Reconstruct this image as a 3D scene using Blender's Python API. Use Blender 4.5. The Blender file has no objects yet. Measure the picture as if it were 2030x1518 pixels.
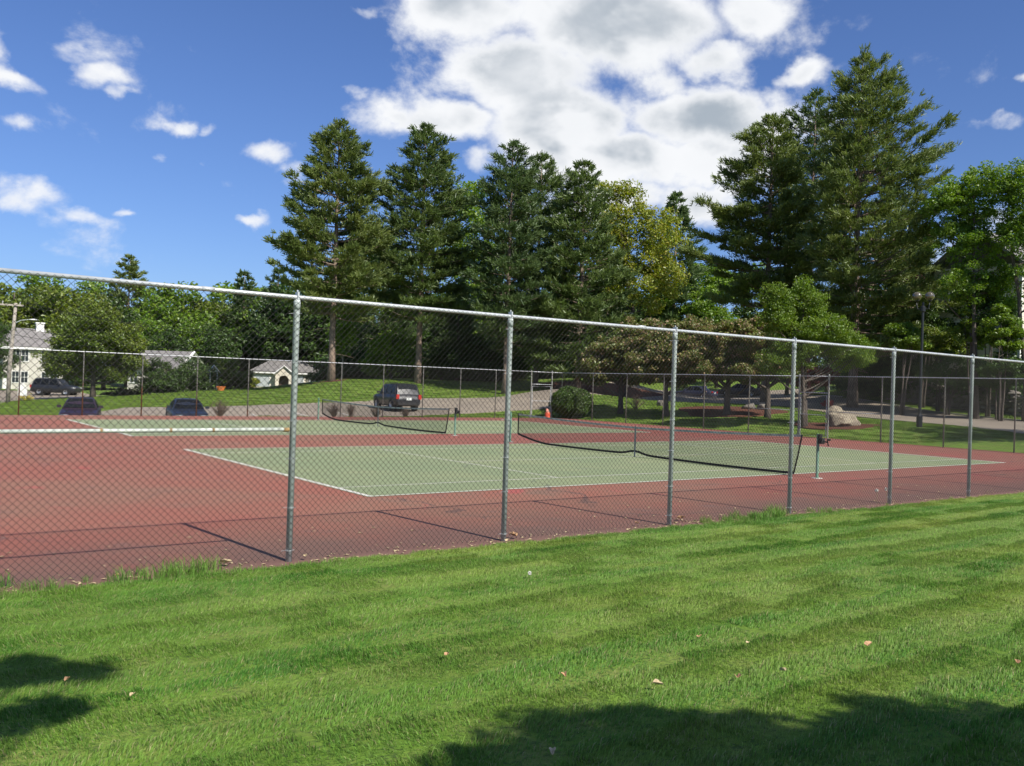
import bpy, bmesh, math, random
import numpy as np
from mathutils import Vector, Matrix

S = bpy.context.scene
C = S.collection
rng = np.random.default_rng(7)
random.seed(7)

# ------------------------------------------------------------------ camera
YAW, PITCH, ROLL, CX, CY, CZ, F = 0.63794, 0.00244, 0.03244, -7.4712, -14.22955, 2.05756, 1779.53
PW, PH = 2030, 1518
_f = np.array([math.sin(YAW) * math.cos(PITCH), math.cos(YAW) * math.cos(PITCH), math.sin(PITCH)])
_r = np.array([math.cos(YAW), -math.sin(YAW), 0.0])
_u = np.cross(_r, _f)
RGT = math.cos(ROLL) * _r + math.sin(ROLL) * _u
UPV = -math.sin(ROLL) * _r + math.cos(ROLL) * _u
EYE = np.array([CX, CY, CZ])
cam = bpy.data.cameras.new('camera')
cam.sensor_fit = 'HORIZONTAL'; cam.sensor_width = 36.0; cam.lens = F / PW * 36.0
cam.clip_start = 0.05; cam.clip_end = 3000
camo = bpy.data.objects.new('camera', cam); C.objects.link(camo)
camo.matrix_world = Matrix(((RGT[0], UPV[0], -_f[0], CX), (RGT[1], UPV[1], -_f[1], CY), (RGT[2], UPV[2], -_f[2], CZ), (0, 0, 0, 1)))
S.camera = camo


def ray(px, py):
    return _f + RGT * (px - PW / 2) / F - UPV * (py - PH / 2) / F


def at(px, py, d):
    """world point that lies d metres deep in the view at photograph pixel px, py"""
    return EYE + d * ray(px, py)


# ------------------------------------------------------------------ sun, sky, exposure
SUN = np.array([0.08, -1.0, 0.96]); SUN = SUN / np.linalg.norm(SUN)
SKY_STRENGTH, SUN_STRENGTH = 0.062, 4.8
S.view_settings.view_transform = 'Standard'; S.view_settings.look = 'None'
S.view_settings.exposure = 0.55; S.view_settings.gamma = 1.0
S.view_settings.use_curve_mapping = False
sl = bpy.data.lights.new('sun', 'SUN'); sl.energy = SUN_STRENGTH; sl.angle = math.radians(0.53); sl.color = (1.0, 0.95, 0.86)
so = bpy.data.objects.new('sun', sl); C.objects.link(so)
so.rotation_euler = Vector(SUN).to_track_quat('Z', 'Y').to_euler()
so.location = (0, -40, 60)


class NT:
    """tiny node-tree helper"""
    def __init__(s, tree):
        s.t = tree; tree.nodes.clear()

    def n(s, kind, **kw):
        nd = s.t.nodes.new(kind)
        for k, v in kw.items():
            setattr(nd, k, v)
        return nd

    def put(s, sock, v):
        if v is None:
            return
        if hasattr(v, 'is_output'):
            s.t.links.new(v, sock)
        else:
            if hasattr(sock.default_value, '__len__') and not hasattr(v, '__len__'):
                v = (v,) * len(sock.default_value)
            if hasattr(v, '__len__') and len(sock.default_value) == 4 and len(v) == 3:
                v = tuple(v) + (1.0,)
            sock.default_value = v

    def m(s, op, a, b=None, c=None, clamp=False):
        nd = s.n('ShaderNodeMath', operation=op); nd.use_clamp = clamp
        for i, v in enumerate((a, b, c)):
            s.put(nd.inputs[i], v) if v is not None else None
        return nd.outputs[0]

    def vm(s, op, a, b=None):
        nd = s.n('ShaderNodeVectorMath', operation=op)
        s.put(nd.inputs[0], a)
        if b is not None:
            s.put(nd.inputs[1], b)
        return nd.outputs[0]

    def noise(s, vec, scale, detail=4, rough=0.55, dist=0.0):
        nd = s.n('ShaderNodeTexNoise'); s.put(nd.inputs['Vector'], vec)
        nd.inputs['Scale'].default_value = scale; nd.inputs['Detail'].default_value = detail
        nd.inputs['Roughness'].default_value = rough; nd.inputs['Distortion'].default_value = dist
        return nd.outputs[0]

    def ramp(s, v, a, b, lo=0.0, hi=1.0, smooth=True):
        nd = s.n('ShaderNodeMapRange'); nd.interpolation_type = 'SMOOTHSTEP' if smooth else 'LINEAR'
        s.put(nd.inputs['Value'], v)
        nd.inputs['From Min'].default_value = a; nd.inputs['From Max'].default_value = b
        nd.inputs['To Min'].default_value = lo; nd.inputs['To Max'].default_value = hi
        return nd.outputs[0]

    def mix(s, f, a, b):
        nd = s.n('ShaderNodeMix', data_type='RGBA')
        s.put(nd.inputs[0], f); s.put(nd.inputs[6], a); s.put(nd.inputs[7], b)
        return nd.outputs[2]


W = bpy.data.worlds.new('World'); S.world = W; W.use_nodes = True
k = NT(W.node_tree)
sky = k.n('ShaderNodeTexSky', sky_type='NISHITA'); sky.sun_disc = False
sky.sun_elevation = math.asin(SUN[2]); sky.sun_rotation = math.atan2(SUN[0], SUN[1])
sky.altitude = 100; sky.air_density = 1.0; sky.dust_density = 0.8; sky.ozone_density = 3.0
dirv = k.n('ShaderNodeTexCoord').outputs['Generated']
sep = k.n('ShaderNodeSeparateXYZ'); k.put(sep.inputs[0], dirv)
az = k.m('ARCTAN2', sep.outputs[0], sep.outputs[1]); el = k.m('ARCSINE', sep.outputs[2])
CLOUDS = [(950, 15, 165, 70, 1.1), (1240, 40, 260, 100, 1.3), (1490, 20, 110, 70, 1.1), (1020, 150, 120, 90, 1.2), (905, 236, 150, 46, 1.0), (1120, 130, 120, 60, 1.0), (1330, 150, 60, 40, .8), (1430, 120, 95, 50, 1.0),
          (800, 228, 62, 30, .8), (1110, 225, 170, 100, 1.3), (1400, 235, 190, 72, 1.15), (1590, 142, 70, 24, .75), (1480, 190, 70, 40, .85), (1230, 320, 190, 62, 1.15),
          (1420, 320, 140, 56, 1.05), (945, 322, 50, 36, .8), (1390, 395, 100, 50, .95), (700, 188, 26, 20, .48), (1200, 400, 160, 52, .95),
          (525, 305, 55, 28, .68), (570, 335, 44, 24, .62), (352, 246, 46, 18, .62), (412, 246, 30, 14, .5), (195, 150, 44, 24, .62), (228, 178, 30, 14, .52),
          (130, 102, 48, 20, .46), (10, 100, 36, 28, .62), (40, 158, 80, 17, .60), (15, 250, 48, 24, .60), (40, 395, 95, 44, .74), (165, 424, 85, 20, .60),
          (268, 416, 26, 11, .55), (500, 430, 54, 15, .60), (316, 310, 30, 12, .46), (390, 493, 26, 9, .5), (1985, 243, 74, 17, .60), (2025, 155, 26, 16, .55),
          (705, 12, 42, 20, .52), (410, 333, 18, 8, .42)]
wv = k.n('ShaderNodeTexNoise'); k.put(wv.inputs['Vector'], k.vm('MULTIPLY', dirv, (1, 1, 1.3))); wv.inputs['Scale'].default_value = 13; wv.inputs['Detail'].default_value = 5; wv.inputs['Roughness'].default_value = .55
ws = k.n('ShaderNodeSeparateXYZ'); k.put(ws.inputs[0], wv.outputs['Color'])
az = k.m('ADD', az, k.m('MULTIPLY_ADD', ws.outputs[0], .085, -.0425)); elw = k.m('ADD', el, k.m('MULTIPLY_ADD', ws.outputs[1], .060, -.030))
M = None
for px, py, rx, ry, wt in CLOUDS:
    d = ray(px, py); d = d / np.linalg.norm(d)
    a0, e0 = math.atan2(d[0], d[1]), math.asin(d[2])
    ca = math.cos(a0 - YAW)
    u = k.m('MULTIPLY_ADD', az, F / rx / max(ca, .5), -a0 * F / rx / max(ca, .5))
    v = k.m('MULTIPLY_ADD', elw, F / ry, -e0 * F / ry)
    q = k.m('MULTIPLY_ADD', v, v, k.m('MULTIPLY', u, u))
    g = k.m('MULTIPLY', k.m('EXPONENT', k.m('MULTIPLY', q, -0.9)), wt)
    M = g if M is None else k.m('SMOOTH_MAX', M, g, 0.12)
# cumulus of the same sort over the part of the sky the photograph does not show
broad = k.noise(k.vm('MULTIPLY', dirv, (1, 1, 1.8)), 3.1, 2, .5)
away = k.ramp(k.m('DOT_PRODUCT' if False else 'ADD', k.m('MULTIPLY', sep.outputs[0], float(_f[0])), k.m('MULTIPLY', sep.outputs[1], float(_f[1]))), 0.80, 0.62)
high = k.ramp(el, 0.48, 0.62)
M = k.m('MAXIMUM', M, k.m('MULTIPLY', k.m('MAXIMUM', away, high), k.ramp(broad, .5, .72)))
nz = k.noise(k.vm('MULTIPLY', dirv, (1, 1, 1.3)), 8.0, 11, .60, .2)
nz2 = k.noise(k.vm('MULTIPLY', dirv, (1, 1, 1.5)), 5.2, 5, .5, .15)
nzl = k.noise(k.vm('MULTIPLY', k.vm('ADD', dirv, (0.012, -0.014, 0.026)), (1, 1, 1.5)), 5.2, 5, .5, .15)
gain = k.m('MULTIPLY_ADD', k.m('MINIMUM', M, 1.0), -1.15, 2.5)
dsum = k.m('MULTIPLY_ADD', k.m('SUBTRACT', nz, .5), gain, k.m('MULTIPLY', M, 1.04))
dens = k.ramp(dsum, .34, .86)
dens = k.m('MULTIPLY', dens, k.ramp(el, 0.0, 0.06))
# thick middles are grey underneath, thin rims and billow tops white
thick = k.m('MULTIPLY', k.ramp(M, .45, 1.1), k.ramp(dsum, .55, 1.3))
relief = k.ramp(k.m('SUBTRACT', nz2, nzl), -0.05, 0.085)
grey = k.m('MULTIPLY', thick, k.m('MULTIPLY_ADD', relief, -0.9, 1.0), clamp=True)
grey = k.m('MULTIPLY', grey, k.ramp(nz2, .28, .52, .30, 1.0))
ccol = k.mix(grey, (0.93, 0.945, 0.97), (0.40, 0.46, 0.53))
bg1 = k.n('ShaderNodeBackground')
blue = k.n('ShaderNodeMix', data_type='RGBA', blend_type='MULTIPLY'); blue.inputs[0].default_value = 1.0   # the deep blue the camera gives a clear May sky
k.put(blue.inputs[6], sky.outputs[0]); k.put(blue.inputs[7], (0.82, 1.0, 1.42))
k.put(bg1.inputs[0], blue.outputs[2]); bg1.inputs[1].default_value = SKY_STRENGTH
bg2 = k.n('ShaderNodeBackground'); k.put(bg2.inputs[0], ccol); bg2.inputs[1].default_value = 0.70
mx = k.n('ShaderNodeMixShader'); k.put(mx.inputs[0], dens)
k.t.links.new(bg1.outputs[0], mx.inputs[1]); k.t.links.new(bg2.outputs[0], mx.inputs[2])
k.t.links.new(mx.outputs[0], k.n('ShaderNodeOutputWorld').inputs[0])


# ------------------------------------------------------------------ materials
MATS = {}


def mat(name, col, rough=.6, metal=0.0, var=0.0, scale=4.0, col2=None, bump=0.0, bscale=40.0, coat=0.0, island=0.0, spec=0.5, build=None):
    if name in MATS:
        return MATS[name]
    m = bpy.data.materials.new(name); m.use_nodes = True
    t = NT(m.node_tree)
    p = t.n('ShaderNodeBsdfPrincipled'); out = t.n('ShaderNodeOutputMaterial')
    t.t.links.new(p.outputs[0], out.inputs[0])
    p.inputs['Roughness'].default_value = rough; p.inputs['Metallic'].default_value = metal
    p.inputs['Coat Weight'].default_value = coat; p.inputs['Coat Roughness'].default_value = .05
    p.inputs['Specular IOR Level'].default_value = spec
    pos = t.n('ShaderNodeNewGeometry').outputs['Position']
    c = col
    if build:
        c = build(t, pos)
    elif col2 is not None or var:
        b = col2 if col2 is not None else tuple(x * (1 - var) for x in col)
        c = t.mix(t.ramp(t.noise(pos, scale, 5, .6), .35, .65), col, b)
    if island:
        g = t.n('ShaderNodeNewGeometry')
        hv = t.n('ShaderNodeHueSaturation')
        t.put(hv.inputs['Value'], t.ramp(g.outputs['Random Per Island'], 0, 1, 1 - island, 1 + island, False))
        t.put(hv.inputs['Color'], c); c = hv.outputs[0]
    t.put(p.inputs['Base Color'], c)
    if bump:
        b = t.n('ShaderNodeBump'); b.inputs['Strength'].default_value = bump; b.inputs['Distance'].default_value = .02
        t.put(b.inputs['Height'], t.noise(pos, bscale, 4, .6)); t.t.links.new(b.outputs[0], p.inputs['Normal'])
    MATS[name] = m
    return m


def leafmat(name, a, b, trans=.35, island=.3, scale=.5, c3=None, up=0.35):
    """leaf or needle foliage: two tones in drifts, every leaf a little different, light passing through"""
    if name in MATS:
        return MATS[name]
    m = bpy.data.materials.new(name); m.use_nodes = True
    t = NT(m.node_tree)
    g = t.n('ShaderNodeNewGeometry')
    c = t.mix(t.ramp(t.noise(g.outputs['Position'], scale, 4, .6), .38, .62), a, b)
    if c3:
        c = t.mix(t.ramp(g.outputs['Random Per Island'], .66, .84), c, c3)
    hv = t.n('ShaderNodeHueSaturation')
    wn = t.n('ShaderNodeTexWhiteNoise', noise_dimensions='1D'); t.put(wn.inputs['W'], t.m('MULTIPLY', g.outputs['Random Per Island'], 91.7))
    t.put(hv.inputs['Value'], t.ramp(wn.outputs[0], 0, 1, 1 - island, 1 + island, False))
    t.put(hv.inputs['Hue'], t.ramp(g.outputs['Random Per Island'], 0, 1, .485, .515, False))
    t.put(hv.inputs['Color'], c)
    d = t.n('ShaderNodeBsdfDiffuse'); tr = t.n('ShaderNodeBsdfTranslucent'); gl = t.n('ShaderNodeBsdfGlossy')
    gl.inputs['Roughness'].default_value = .45; gl.inputs['Color'].default_value = (.9, .95, .9, 1)
    t.put(d.inputs[0], hv.outputs[0])
    h2 = t.n('ShaderNodeHueSaturation'); h2.inputs['Saturation'].default_value = 1.15; h2.inputs['Value'].default_value = 1.25
    t.put(h2.inputs['Color'], hv.outputs[0]); t.put(tr.inputs[0], h2.outputs[0])
    m1 = t.n('ShaderNodeMixShader'); m1.inputs[0].default_value = trans
    t.t.links.new(d.outputs[0], m1.inputs[1]); t.t.links.new(tr.outputs[0], m1.inputs[2])
    m2 = t.n('ShaderNodeMixShader'); m2.inputs[0].default_value = .035
    t.t.links.new(m1.outputs[0], m2.inputs[1]); t.t.links.new(gl.outputs[0], m2.inputs[2])
    t.t.links.new(m2.outputs[0], t.n('ShaderNodeOutputMaterial').inputs[0])
    MATS[name] = m
    return m


# ------------------------------------------------------------------ mesh helpers
def mk(name, V, Fc, m=None, parent=None, smooth=False, kind=None, label=None):
    """one mesh object from numpy vertices and an (n,k) face array (or a list of such arrays)"""
    me = bpy.data.meshes.new(name)
    V = np.asarray(V, np.float32).reshape(-1, 3)
    Fs = [np.asarray(f, np.int32) for f in (Fc if isinstance(Fc, list) else [Fc]) if len(f)]
    me.vertices.add(len(V)); me.vertices.foreach_set('co', V.ravel())
    idx = np.concatenate([f.ravel() for f in Fs]); tot = np.concatenate([np.full(len(f), f.shape[1], np.int32) for f in Fs])
    st = np.concatenate([[0], np.cumsum(tot)[:-1]]).astype(np.int32)
    me.loops.add(len(idx)); me.loops.foreach_set('vertex_index', idx)
    me.polygons.add(len(tot)); me.polygons.foreach_set('loop_start', st); me.polygons.foreach_set('loop_total', tot)
    me.polygons.foreach_set('use_smooth', np.full(len(tot), bool(smooth)))
    me.update(calc_edges=True); me.validate()
    return ob(name, me, m, parent, kind, label)


def ob(name, me, m=None, parent=None, kind=None, label=None):
    o = bpy.data.objects.new(name, me); C.objects.link(o)
    if m is not None:
        for q in (m if isinstance(m, (list, tuple)) else [m]):
            me.materials.append(q)
    if parent is not None:
        o.parent = parent
    if kind:
        o['kind'] = kind
    if label:
        o['label'] = label
    return o


class MB:
    """collects shapes for one mesh object"""
    def __init__(s):
        s.V = []; s.T = []; s.Q = []; s.n = 0

    def add(s, V, Fc):
        V = np.asarray(V, float).reshape(-1, 3)
        for f in (Fc if isinstance(Fc, list) else [Fc]):
            f = np.asarray(f)
            if len(f) == 0:
                continue
            (s.T if f.shape[1] == 3 else s.Q).append(f + s.n)
        s.V.append(V); s.n += len(V)
        return s

    def box(s, c, d, rz=0.0, bev=0.0):
        x, y, z = d[0] / 2, d[1] / 2, d[2] / 2
        V = np.array([[-x, -y, -z], [x, -y, -z], [x, y, -z], [-x, y, -z], [-x, -y, z], [x, -y, z], [x, y, z], [-x, y, z]])
        if rz:
            cr, sr = math.cos(rz), math.sin(rz)
            V = V @ np.array([[cr, sr, 0], [-sr, cr, 0], [0, 0, 1]])
        return s.add(V + np.asarray(c), np.array([[0, 3, 2, 1], [4, 5, 6, 7], [0, 1, 5, 4], [1, 2, 6, 5], [2, 3, 7, 6], [3, 0, 4, 7]]))

    def tube(s, P, R, n=8, caps=True):
        V, Fq, Ft = tube(P, R, n, caps)
        return s.add(V, [Fq, Ft] if len(Ft) else [Fq])

    def lathe(s, prof, n=16, c=(0, 0, 0)):
        """profile of (radius, z) turned about z"""
        a = np.linspace(0, 2 * math.pi, n, endpoint=False)
        V = np.concatenate([np.stack([r * np.cos(a), r * np.sin(a), np.full(n, z)], 1) for r, z in prof]) + np.asarray(c)
        return s.add(V, ringfaces(len(prof), n))

    def build(s, name, m=None, parent=None, smooth=False, kind=None, label=None):
        Fs = []
        if s.T:
            Fs.append(np.concatenate(s.T))
        if s.Q:
            Fs.append(np.concatenate(s.Q))
        return mk(name, np.concatenate(s.V), Fs, m, parent, smooth, kind, label)


def ringfaces(rings, n):
    i = np.arange(n); j = (i + 1) % n
    return np.concatenate([np.stack([r * n + i, r * n + j, (r + 1) * n + j, (r + 1) * n + i], 1) for r in range(rings - 1)])


def tube(P, R, n=8, caps=True):
    P = np.asarray(P, float); R = np.broadcast_to(np.asarray(R, float), (len(P),))
    T = np.gradient(P, axis=0); T /= np.linalg.norm(T, axis=1, keepdims=True) + 1e-12
    ref = np.array([0., 0, 1]) if abs(T[0, 2]) < .9 else np.array([1., 0, 0])
    A = np.cross(T, ref); A /= np.linalg.norm(A, axis=1, keepdims=True) + 1e-12
    B = np.cross(T, A)
    a = np.linspace(0, 2 * math.pi, n, endpoint=False)
    V = (P[:, None] + R[:, None, None] * (np.cos(a)[None, :, None] * A[:, None] + np.sin(a)[None, :, None] * B[:, None])).reshape(-1, 3)
    Fq = ringfaces(len(P), n)
    Ft = []
    if caps:
        V = np.concatenate([V, P[:1], P[-1:]]); m = len(P) * n
        i = np.arange(n); j = (i + 1) % n
        Ft = np.concatenate([np.stack([j, i, np.full(n, m)], 1), np.stack([(len(P) - 1) * n + i, (len(P) - 1) * n + j, np.full(n, m + 1)], 1)])
    return V, Fq, np.asarray(Ft)


def thing(name, label, cat, loc=(0, 0, 0), rz=0.0, group=None):
    o = bpy.data.objects.new(name, None); C.objects.link(o); o.empty_display_size = .3
    o.location = tuple(float(v) for v in loc); o.rotation_euler = (0, 0, rz)
    return tag(o, label, cat, group)


def tag(o, label, cat, group=None):
    o['label'] = label; o['category'] = cat
    if group:
        o['group'] = group
    return o


def dup(root, loc, rz=0.0, scale=1.0, label=None, group=None):
    r = root.copy(); C.objects.link(r)
    r.location = tuple(float(v) for v in loc); r.rotation_euler = (0, 0, rz)
    r.scale = scale if hasattr(scale, '__len__') else (scale,) * 3
    if label:
        r['label'] = label
    if group:
        r['group'] = group
    for ch in list(root.children):
        c = ch.copy(); C.objects.link(c); c.parent = r
        for g in list(ch.children):
            d = g.copy(); C.objects.link(d); d.parent = c
    return r


def sstep(x, a, b):
    t = np.clip((np.asarray(x, float) - a) / (b - a), 0, 1)
    return t * t * (3 - 2 * t)


# ------------------------------------------------------------------ the lie of the land
HX0, HX1, HY0, HY1 = -6.75, 30.55, -4.95, 31.45        # the court slab
CTRL = [(165, 850, 44), (370, 852, 46), (520, 846, 48), (700, 838, 51), (250, 808, 60), (400, 808, 60), (520, 803, 63), (600, 800, 65), (700, 797, 66), (850, 790, 70), (1000, 787, 74),
        (790, 822, 57), (1000, 815, 62), (1080, 812, 63), (500, 774, 78), (600, 768, 78), (560, 772, 78), (660, 752, 77), (750, 754, 79), (850, 758, 82), (950, 763, 84),
        (1050, 768, 84), (700, 748, 95), (900, 757, 98), (550, 766, 95), (400, 776, 78), (300, 783, 78), (230, 790, 72), (110, 784, 95), (0, 770, 110), (40, 795, 75), (0, 815, 58), (70, 775, 115),
        (1140, 826, 59), (1663, 848, 48), (1823, 845, 46), (1560, 806, 64), (1660, 822, 57), (1800, 836, 51), (1990, 855, 46), (1850, 815, 62), (2000, 818, 60),
        (1470, 786, 100), (1300, 783, 95), (1250, 792, 80), (1180, 792, 77), (1450, 800, 70), (1430, 815, 57), (1440, 840, 49.5), (1250, 835, 56), (1130, 770, 75), (1150, 763, 86),
        (1250, 758, 94), (1450, 750, 118), (1300, 748, 118), (1900, 760, 75), (1700, 770, 85), (560, 770, 122), (300, 772, 110), (200, 775, 105)]
_P = [at(*c) for c in CTRL]
for a in np.radians(np.arange(-60, 130, 12)):
    for R_, zz in ((170, 3.0), (420, 4.0)):
        z_ = zz if a > math.radians(25) else zz - 3.0
        _P.append(np.array([CX + R_ * math.sin(a), CY + R_ * math.cos(a), z_]))
for q in ((45, -10, .6), (60, -5, .8), (42, 0, .55), (-14, 20, -.3), (-14, 40, -.6), (-30, 30, -.6), (-14, 0, .0), (36, 5, .35), (60, -40, 1.2), (-40, -40, .8)):
    _P.append(np.array(q, float))
_P = np.array(_P)


def _phi(r2):
    return .5 * r2 * np.log(r2 + 1e-9)


_D2 = ((_P[:, None, :2] - _P[None, :, :2]) ** 2).sum(-1) / 1e4
_n = len(_P)
_A = np.zeros((_n + 3, _n + 3)); _A[:_n, :_n] = _phi(_D2) + np.eye(_n) * 2e-4
_A[:_n, _n] = 1; _A[:_n, _n + 1:] = _P[:, :2] / 100; _A[_n:, :_n] = _A[:_n, _n:].T
_w = np.linalg.solve(_A, np.concatenate([_P[:, 2], np.zeros(3)]))


def lawn_z(y):
    d = np.maximum(-4.95 - np.asarray(y, float), 0)
    return .0 + .052 * np.minimum(d, 10) + .012 * np.clip(d - 10, 0, 40)


def H(x, y):
    x = np.asarray(x, float); y = np.asarray(y, float)
    sh = np.broadcast(x, y).shape
    X = np.broadcast_to(x, sh).ravel(); Y = np.broadcast_to(y, sh).ravel()
    d2 = ((X[:, None] - _P[None, :, 0]) ** 2 + (Y[:, None] - _P[None, :, 1]) ** 2) / 1e4
    z = _phi(d2) @ _w[:_n] + _w[_n] + _w[_n + 1] * X / 100 + _w[_n + 2] * Y / 100
    z = np.clip(z, -1.5, 9)
    wn = sstep(Y, 4, -5)
    z = z * (1 - wn) + lawn_z(Y) * wn
    dx = np.maximum(np.maximum(HX0 - X, X - HX1), 0); dy = np.maximum(np.maximum(HY0 - Y, Y - HY1), 0)
    d = np.hypot(dx, dy)
    w = sstep(d, 0, 3.2) * (1 - wn) + wn * (Y < HY0) + wn * (Y >= HY0) * sstep(d, 0, 1.5)
    z = z * w + (1 - w) * -.012
    inside = (d <= 0)
    z = np.where(inside, -.09, z)
    return z.reshape(sh) if sh else float(z[0])


def H1(p):
    return float(H(np.array([p[0]]), np.array([p[1]]))[0])


def gp(px, d, lift=0.0):
    """ground point below photograph column px, d metres deep"""
    q = at(px, 760, d); dz = q
    return np.array([q[0], q[1], H1(q) + lift])


def axis(lo, hi, a, b, step):
    mid = np.arange(a, b + .01, step)
    l = a - np.geomspace(1, a - lo, 14)[::-1]; r = b + np.geomspace(1, hi - b, 14)
    return np.concatenate([l, mid, r])


# ------------------------------------------------------------------ ground
def m_grass(t, pos):
    a = t.mix(t.ramp(t.noise(pos, .35, 5, .6), .35, .65), (.095, .175, .018), (.145, .235, .030))
    a = t.mix(t.ramp(t.noise(pos, 2.3, 4, .65), .42, .7), a, (.17, .21, .045))
    return t.mix(t.ramp(t.noise(pos, 22, 3, .6), .45, .75), a, (.05, .085, .018))


M_GRASS = mat('mown_grass', (0, 0, 0), .9, build=m_grass, bump=.9, bscale=28, spec=.2)


def grid(xs, ys, zf):
    X, Y = np.meshgrid(xs, ys); Z = zf(X.ravel(), Y.ravel())
    V = np.stack([X.ravel(), Y.ravel(), Z], 1); nx, ny = len(xs), len(ys)
    i = (np.arange(ny - 1)[:, None] * nx + np.arange(nx - 1)[None]).ravel()
    return V, np.stack([i, i + 1, i + nx + 1, i + nx], 1)


xs = np.unique(np.concatenate([axis(-900, 900, -40, 110, 1.25), [HX0 - .01, HX0 + .05, HX1 - .05, HX1 + .01]]))
ys = np.unique(np.concatenate([axis(-700, 1100, -24, 145, 1.25), [HY0 - .01, HY0 + .05, HY1 - .05, HY1 + .01]]))
V, Fq = grid(xs, ys, H)
mk('ground', V, Fq, M_GRASS, smooth=True, kind='structure')


# draped sheet: polygon in plan, cut into about 1 m cells, laid `lift` above the ground, with a skirt
def drape(name, poly, m, lift=.03, step=1.0, kind='structure', parent=None, zf=None, skirt=.12):
    poly = np.asarray(poly, float)[:, :2]
    bm = bmesh.new()
    vs = [bm.verts.new((p[0], p[1], 0)) for p in poly]
    bm.faces.new(vs)
    lo, hi = poly.min(0), poly.max(0)
    for ax in (0, 1):
        for c in np.arange(math.floor(lo[ax] / step) * step + step, hi[ax], step):
            co = [0, 0, 0]; no = [0, 0, 0]; co[ax] = c; no[ax] = 1
            bmesh.ops.bisect_plane(bm, geom=bm.verts[:] + bm.edges[:] + bm.faces[:], plane_co=co, plane_no=no)
    P = np.array([v.co[:] for v in bm.verts])
    Z = (zf or H)(P[:, 0], P[:, 1]) + lift
    for v, z in zip(bm.verts, Z):
        v.co.z = z
    bmesh.ops.recalc_face_normals(bm, faces=bm.faces[:])
    if sum(f.normal.z for f in bm.faces) < 0:
        bmesh.ops.reverse_faces(bm, faces=bm.faces[:])
    be = [e for e in bm.edges if e.is_boundary]
    r = bmesh.ops.extrude_edge_only(bm, edges=be)
    for g in r['geom']:
        if isinstance(g, bmesh.types.BMVert):
            g.co.z -= skirt
    me = bpy.data.meshes.new(name); bm.to_mesh(me); bm.free()
    return ob(name, me, m, parent, kind)


# court slab -------------------------------------------------------
def m_red(t, pos):
    a = t.mix(t.ramp(t.noise(pos, .22, 4, .6), .35, .68), (.272, .096, .066), (.245, .122, .080))
    a = t.mix(t.ramp(t.noise(pos, .75, 5, .65), .52, .72, 0, .7), a, (.215, .122, .085))
    a = t.mix(t.ramp(t.noise(pos, .5, 3, .5, .6), .66, .72, 0, .8), a, (.36, .080, .070))
    sp = t.n('ShaderNodeSeparateXYZ'); t.put(sp.inputs[0], pos)
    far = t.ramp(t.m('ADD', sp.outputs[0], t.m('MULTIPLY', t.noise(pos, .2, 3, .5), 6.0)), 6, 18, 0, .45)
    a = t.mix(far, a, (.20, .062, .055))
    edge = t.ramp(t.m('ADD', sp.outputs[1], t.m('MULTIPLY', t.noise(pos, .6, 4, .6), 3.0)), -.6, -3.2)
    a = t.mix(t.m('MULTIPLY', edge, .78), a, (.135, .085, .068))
    blot = t.ramp(t.noise(pos, .42, 4, .62), .6, .72, 0, .6)
    a = t.mix(t.m('MULTIPLY', blot, t.ramp(sp.outputs[1], 3, -2)), a, (.15, .115, .085))
    a = worn(t, pos, a, (.10, .065, .055))
    return t.mix(t.ramp(t.noise(pos, 60, 3, .7), .45, .8, 0, .35), a, (.12, .05, .045))


def m_green(t, pos):
    a = t.mix(t.ramp(t.noise(pos, .3, 4, .6), .35, .68), (.195, .235, .125), (.232, .260, .136))
    a = t.mix(t.ramp(t.noise(pos, .8, 5, .65), .55, .75, 0, .6), a, (.285, .285, .165))
    a = worn(t, pos, a, (.13, .15, .10))
    return t.mix(t.ramp(t.noise(pos, 70, 3, .7), .5, .8, 0, .3), a, (.1, .13, .08))


def worn(t, pos, a, crack):
    vz = t.n('ShaderNodeTexVoronoi', feature='DISTANCE_TO_EDGE'); vz.inputs['Scale'].default_value = .16
    wob = t.n('ShaderNodeTexNoise'); t.put(wob.inputs['Vector'], pos); wob.inputs['Scale'].default_value = .9; wob.inputs['Detail'].default_value = 5
    t.put(vz.inputs['Vector'], t.vm('ADD', pos, t.vm('MULTIPLY', wob.outputs['Color'], (1.6, 1.6, 0))))
    ck = t.m('MULTIPLY', t.ramp(vz.outputs['Distance'], .006, .0015), t.ramp(t.noise(pos, .35, 2, .5), .48, .6))
    a = t.mix(t.m('MULTIPLY', ck, .75), a, crack)
    st = t.ramp(t.noise(pos, 1.1, 6, .7), .56, .74, 0, .55)
    a = t.mix(st, a, tuple(c * 1.15 + .03 for c in crack))
    return t.mix(t.ramp(t.noise(pos, 5.5, 4, .7), .66, .74, 0, .5), a, (.40, .33, .27))


M_RED = mat('worn_red_acrylic', (0, 0, 0), .85, build=m_red, bump=.15, bscale=160, spec=.3)
M_GREEN = mat('worn_green_acrylic', (0, 0, 0), .85, build=m_green, bump=.12, bscale=160, spec=.3)
M_LINE = mat('court_line_paint', (.66, .63, .56), .8, var=.22, scale=3)
slab = MB().box(((HX0 + HX1) / 2, (HY0 + HY1) / 2, -.06), (HX1 - HX0, HY1 - HY0, .12)).build('court_surround', M_RED, kind='structure')


def sheet(m, x0, x1, y0, y1, z):
    b = MB(); b.add([[x0, y0, z], [x1, y0, z], [x1, y1, z], [x0, y1, z]], np.array([[0, 1, 2, 3]])); return b


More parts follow.
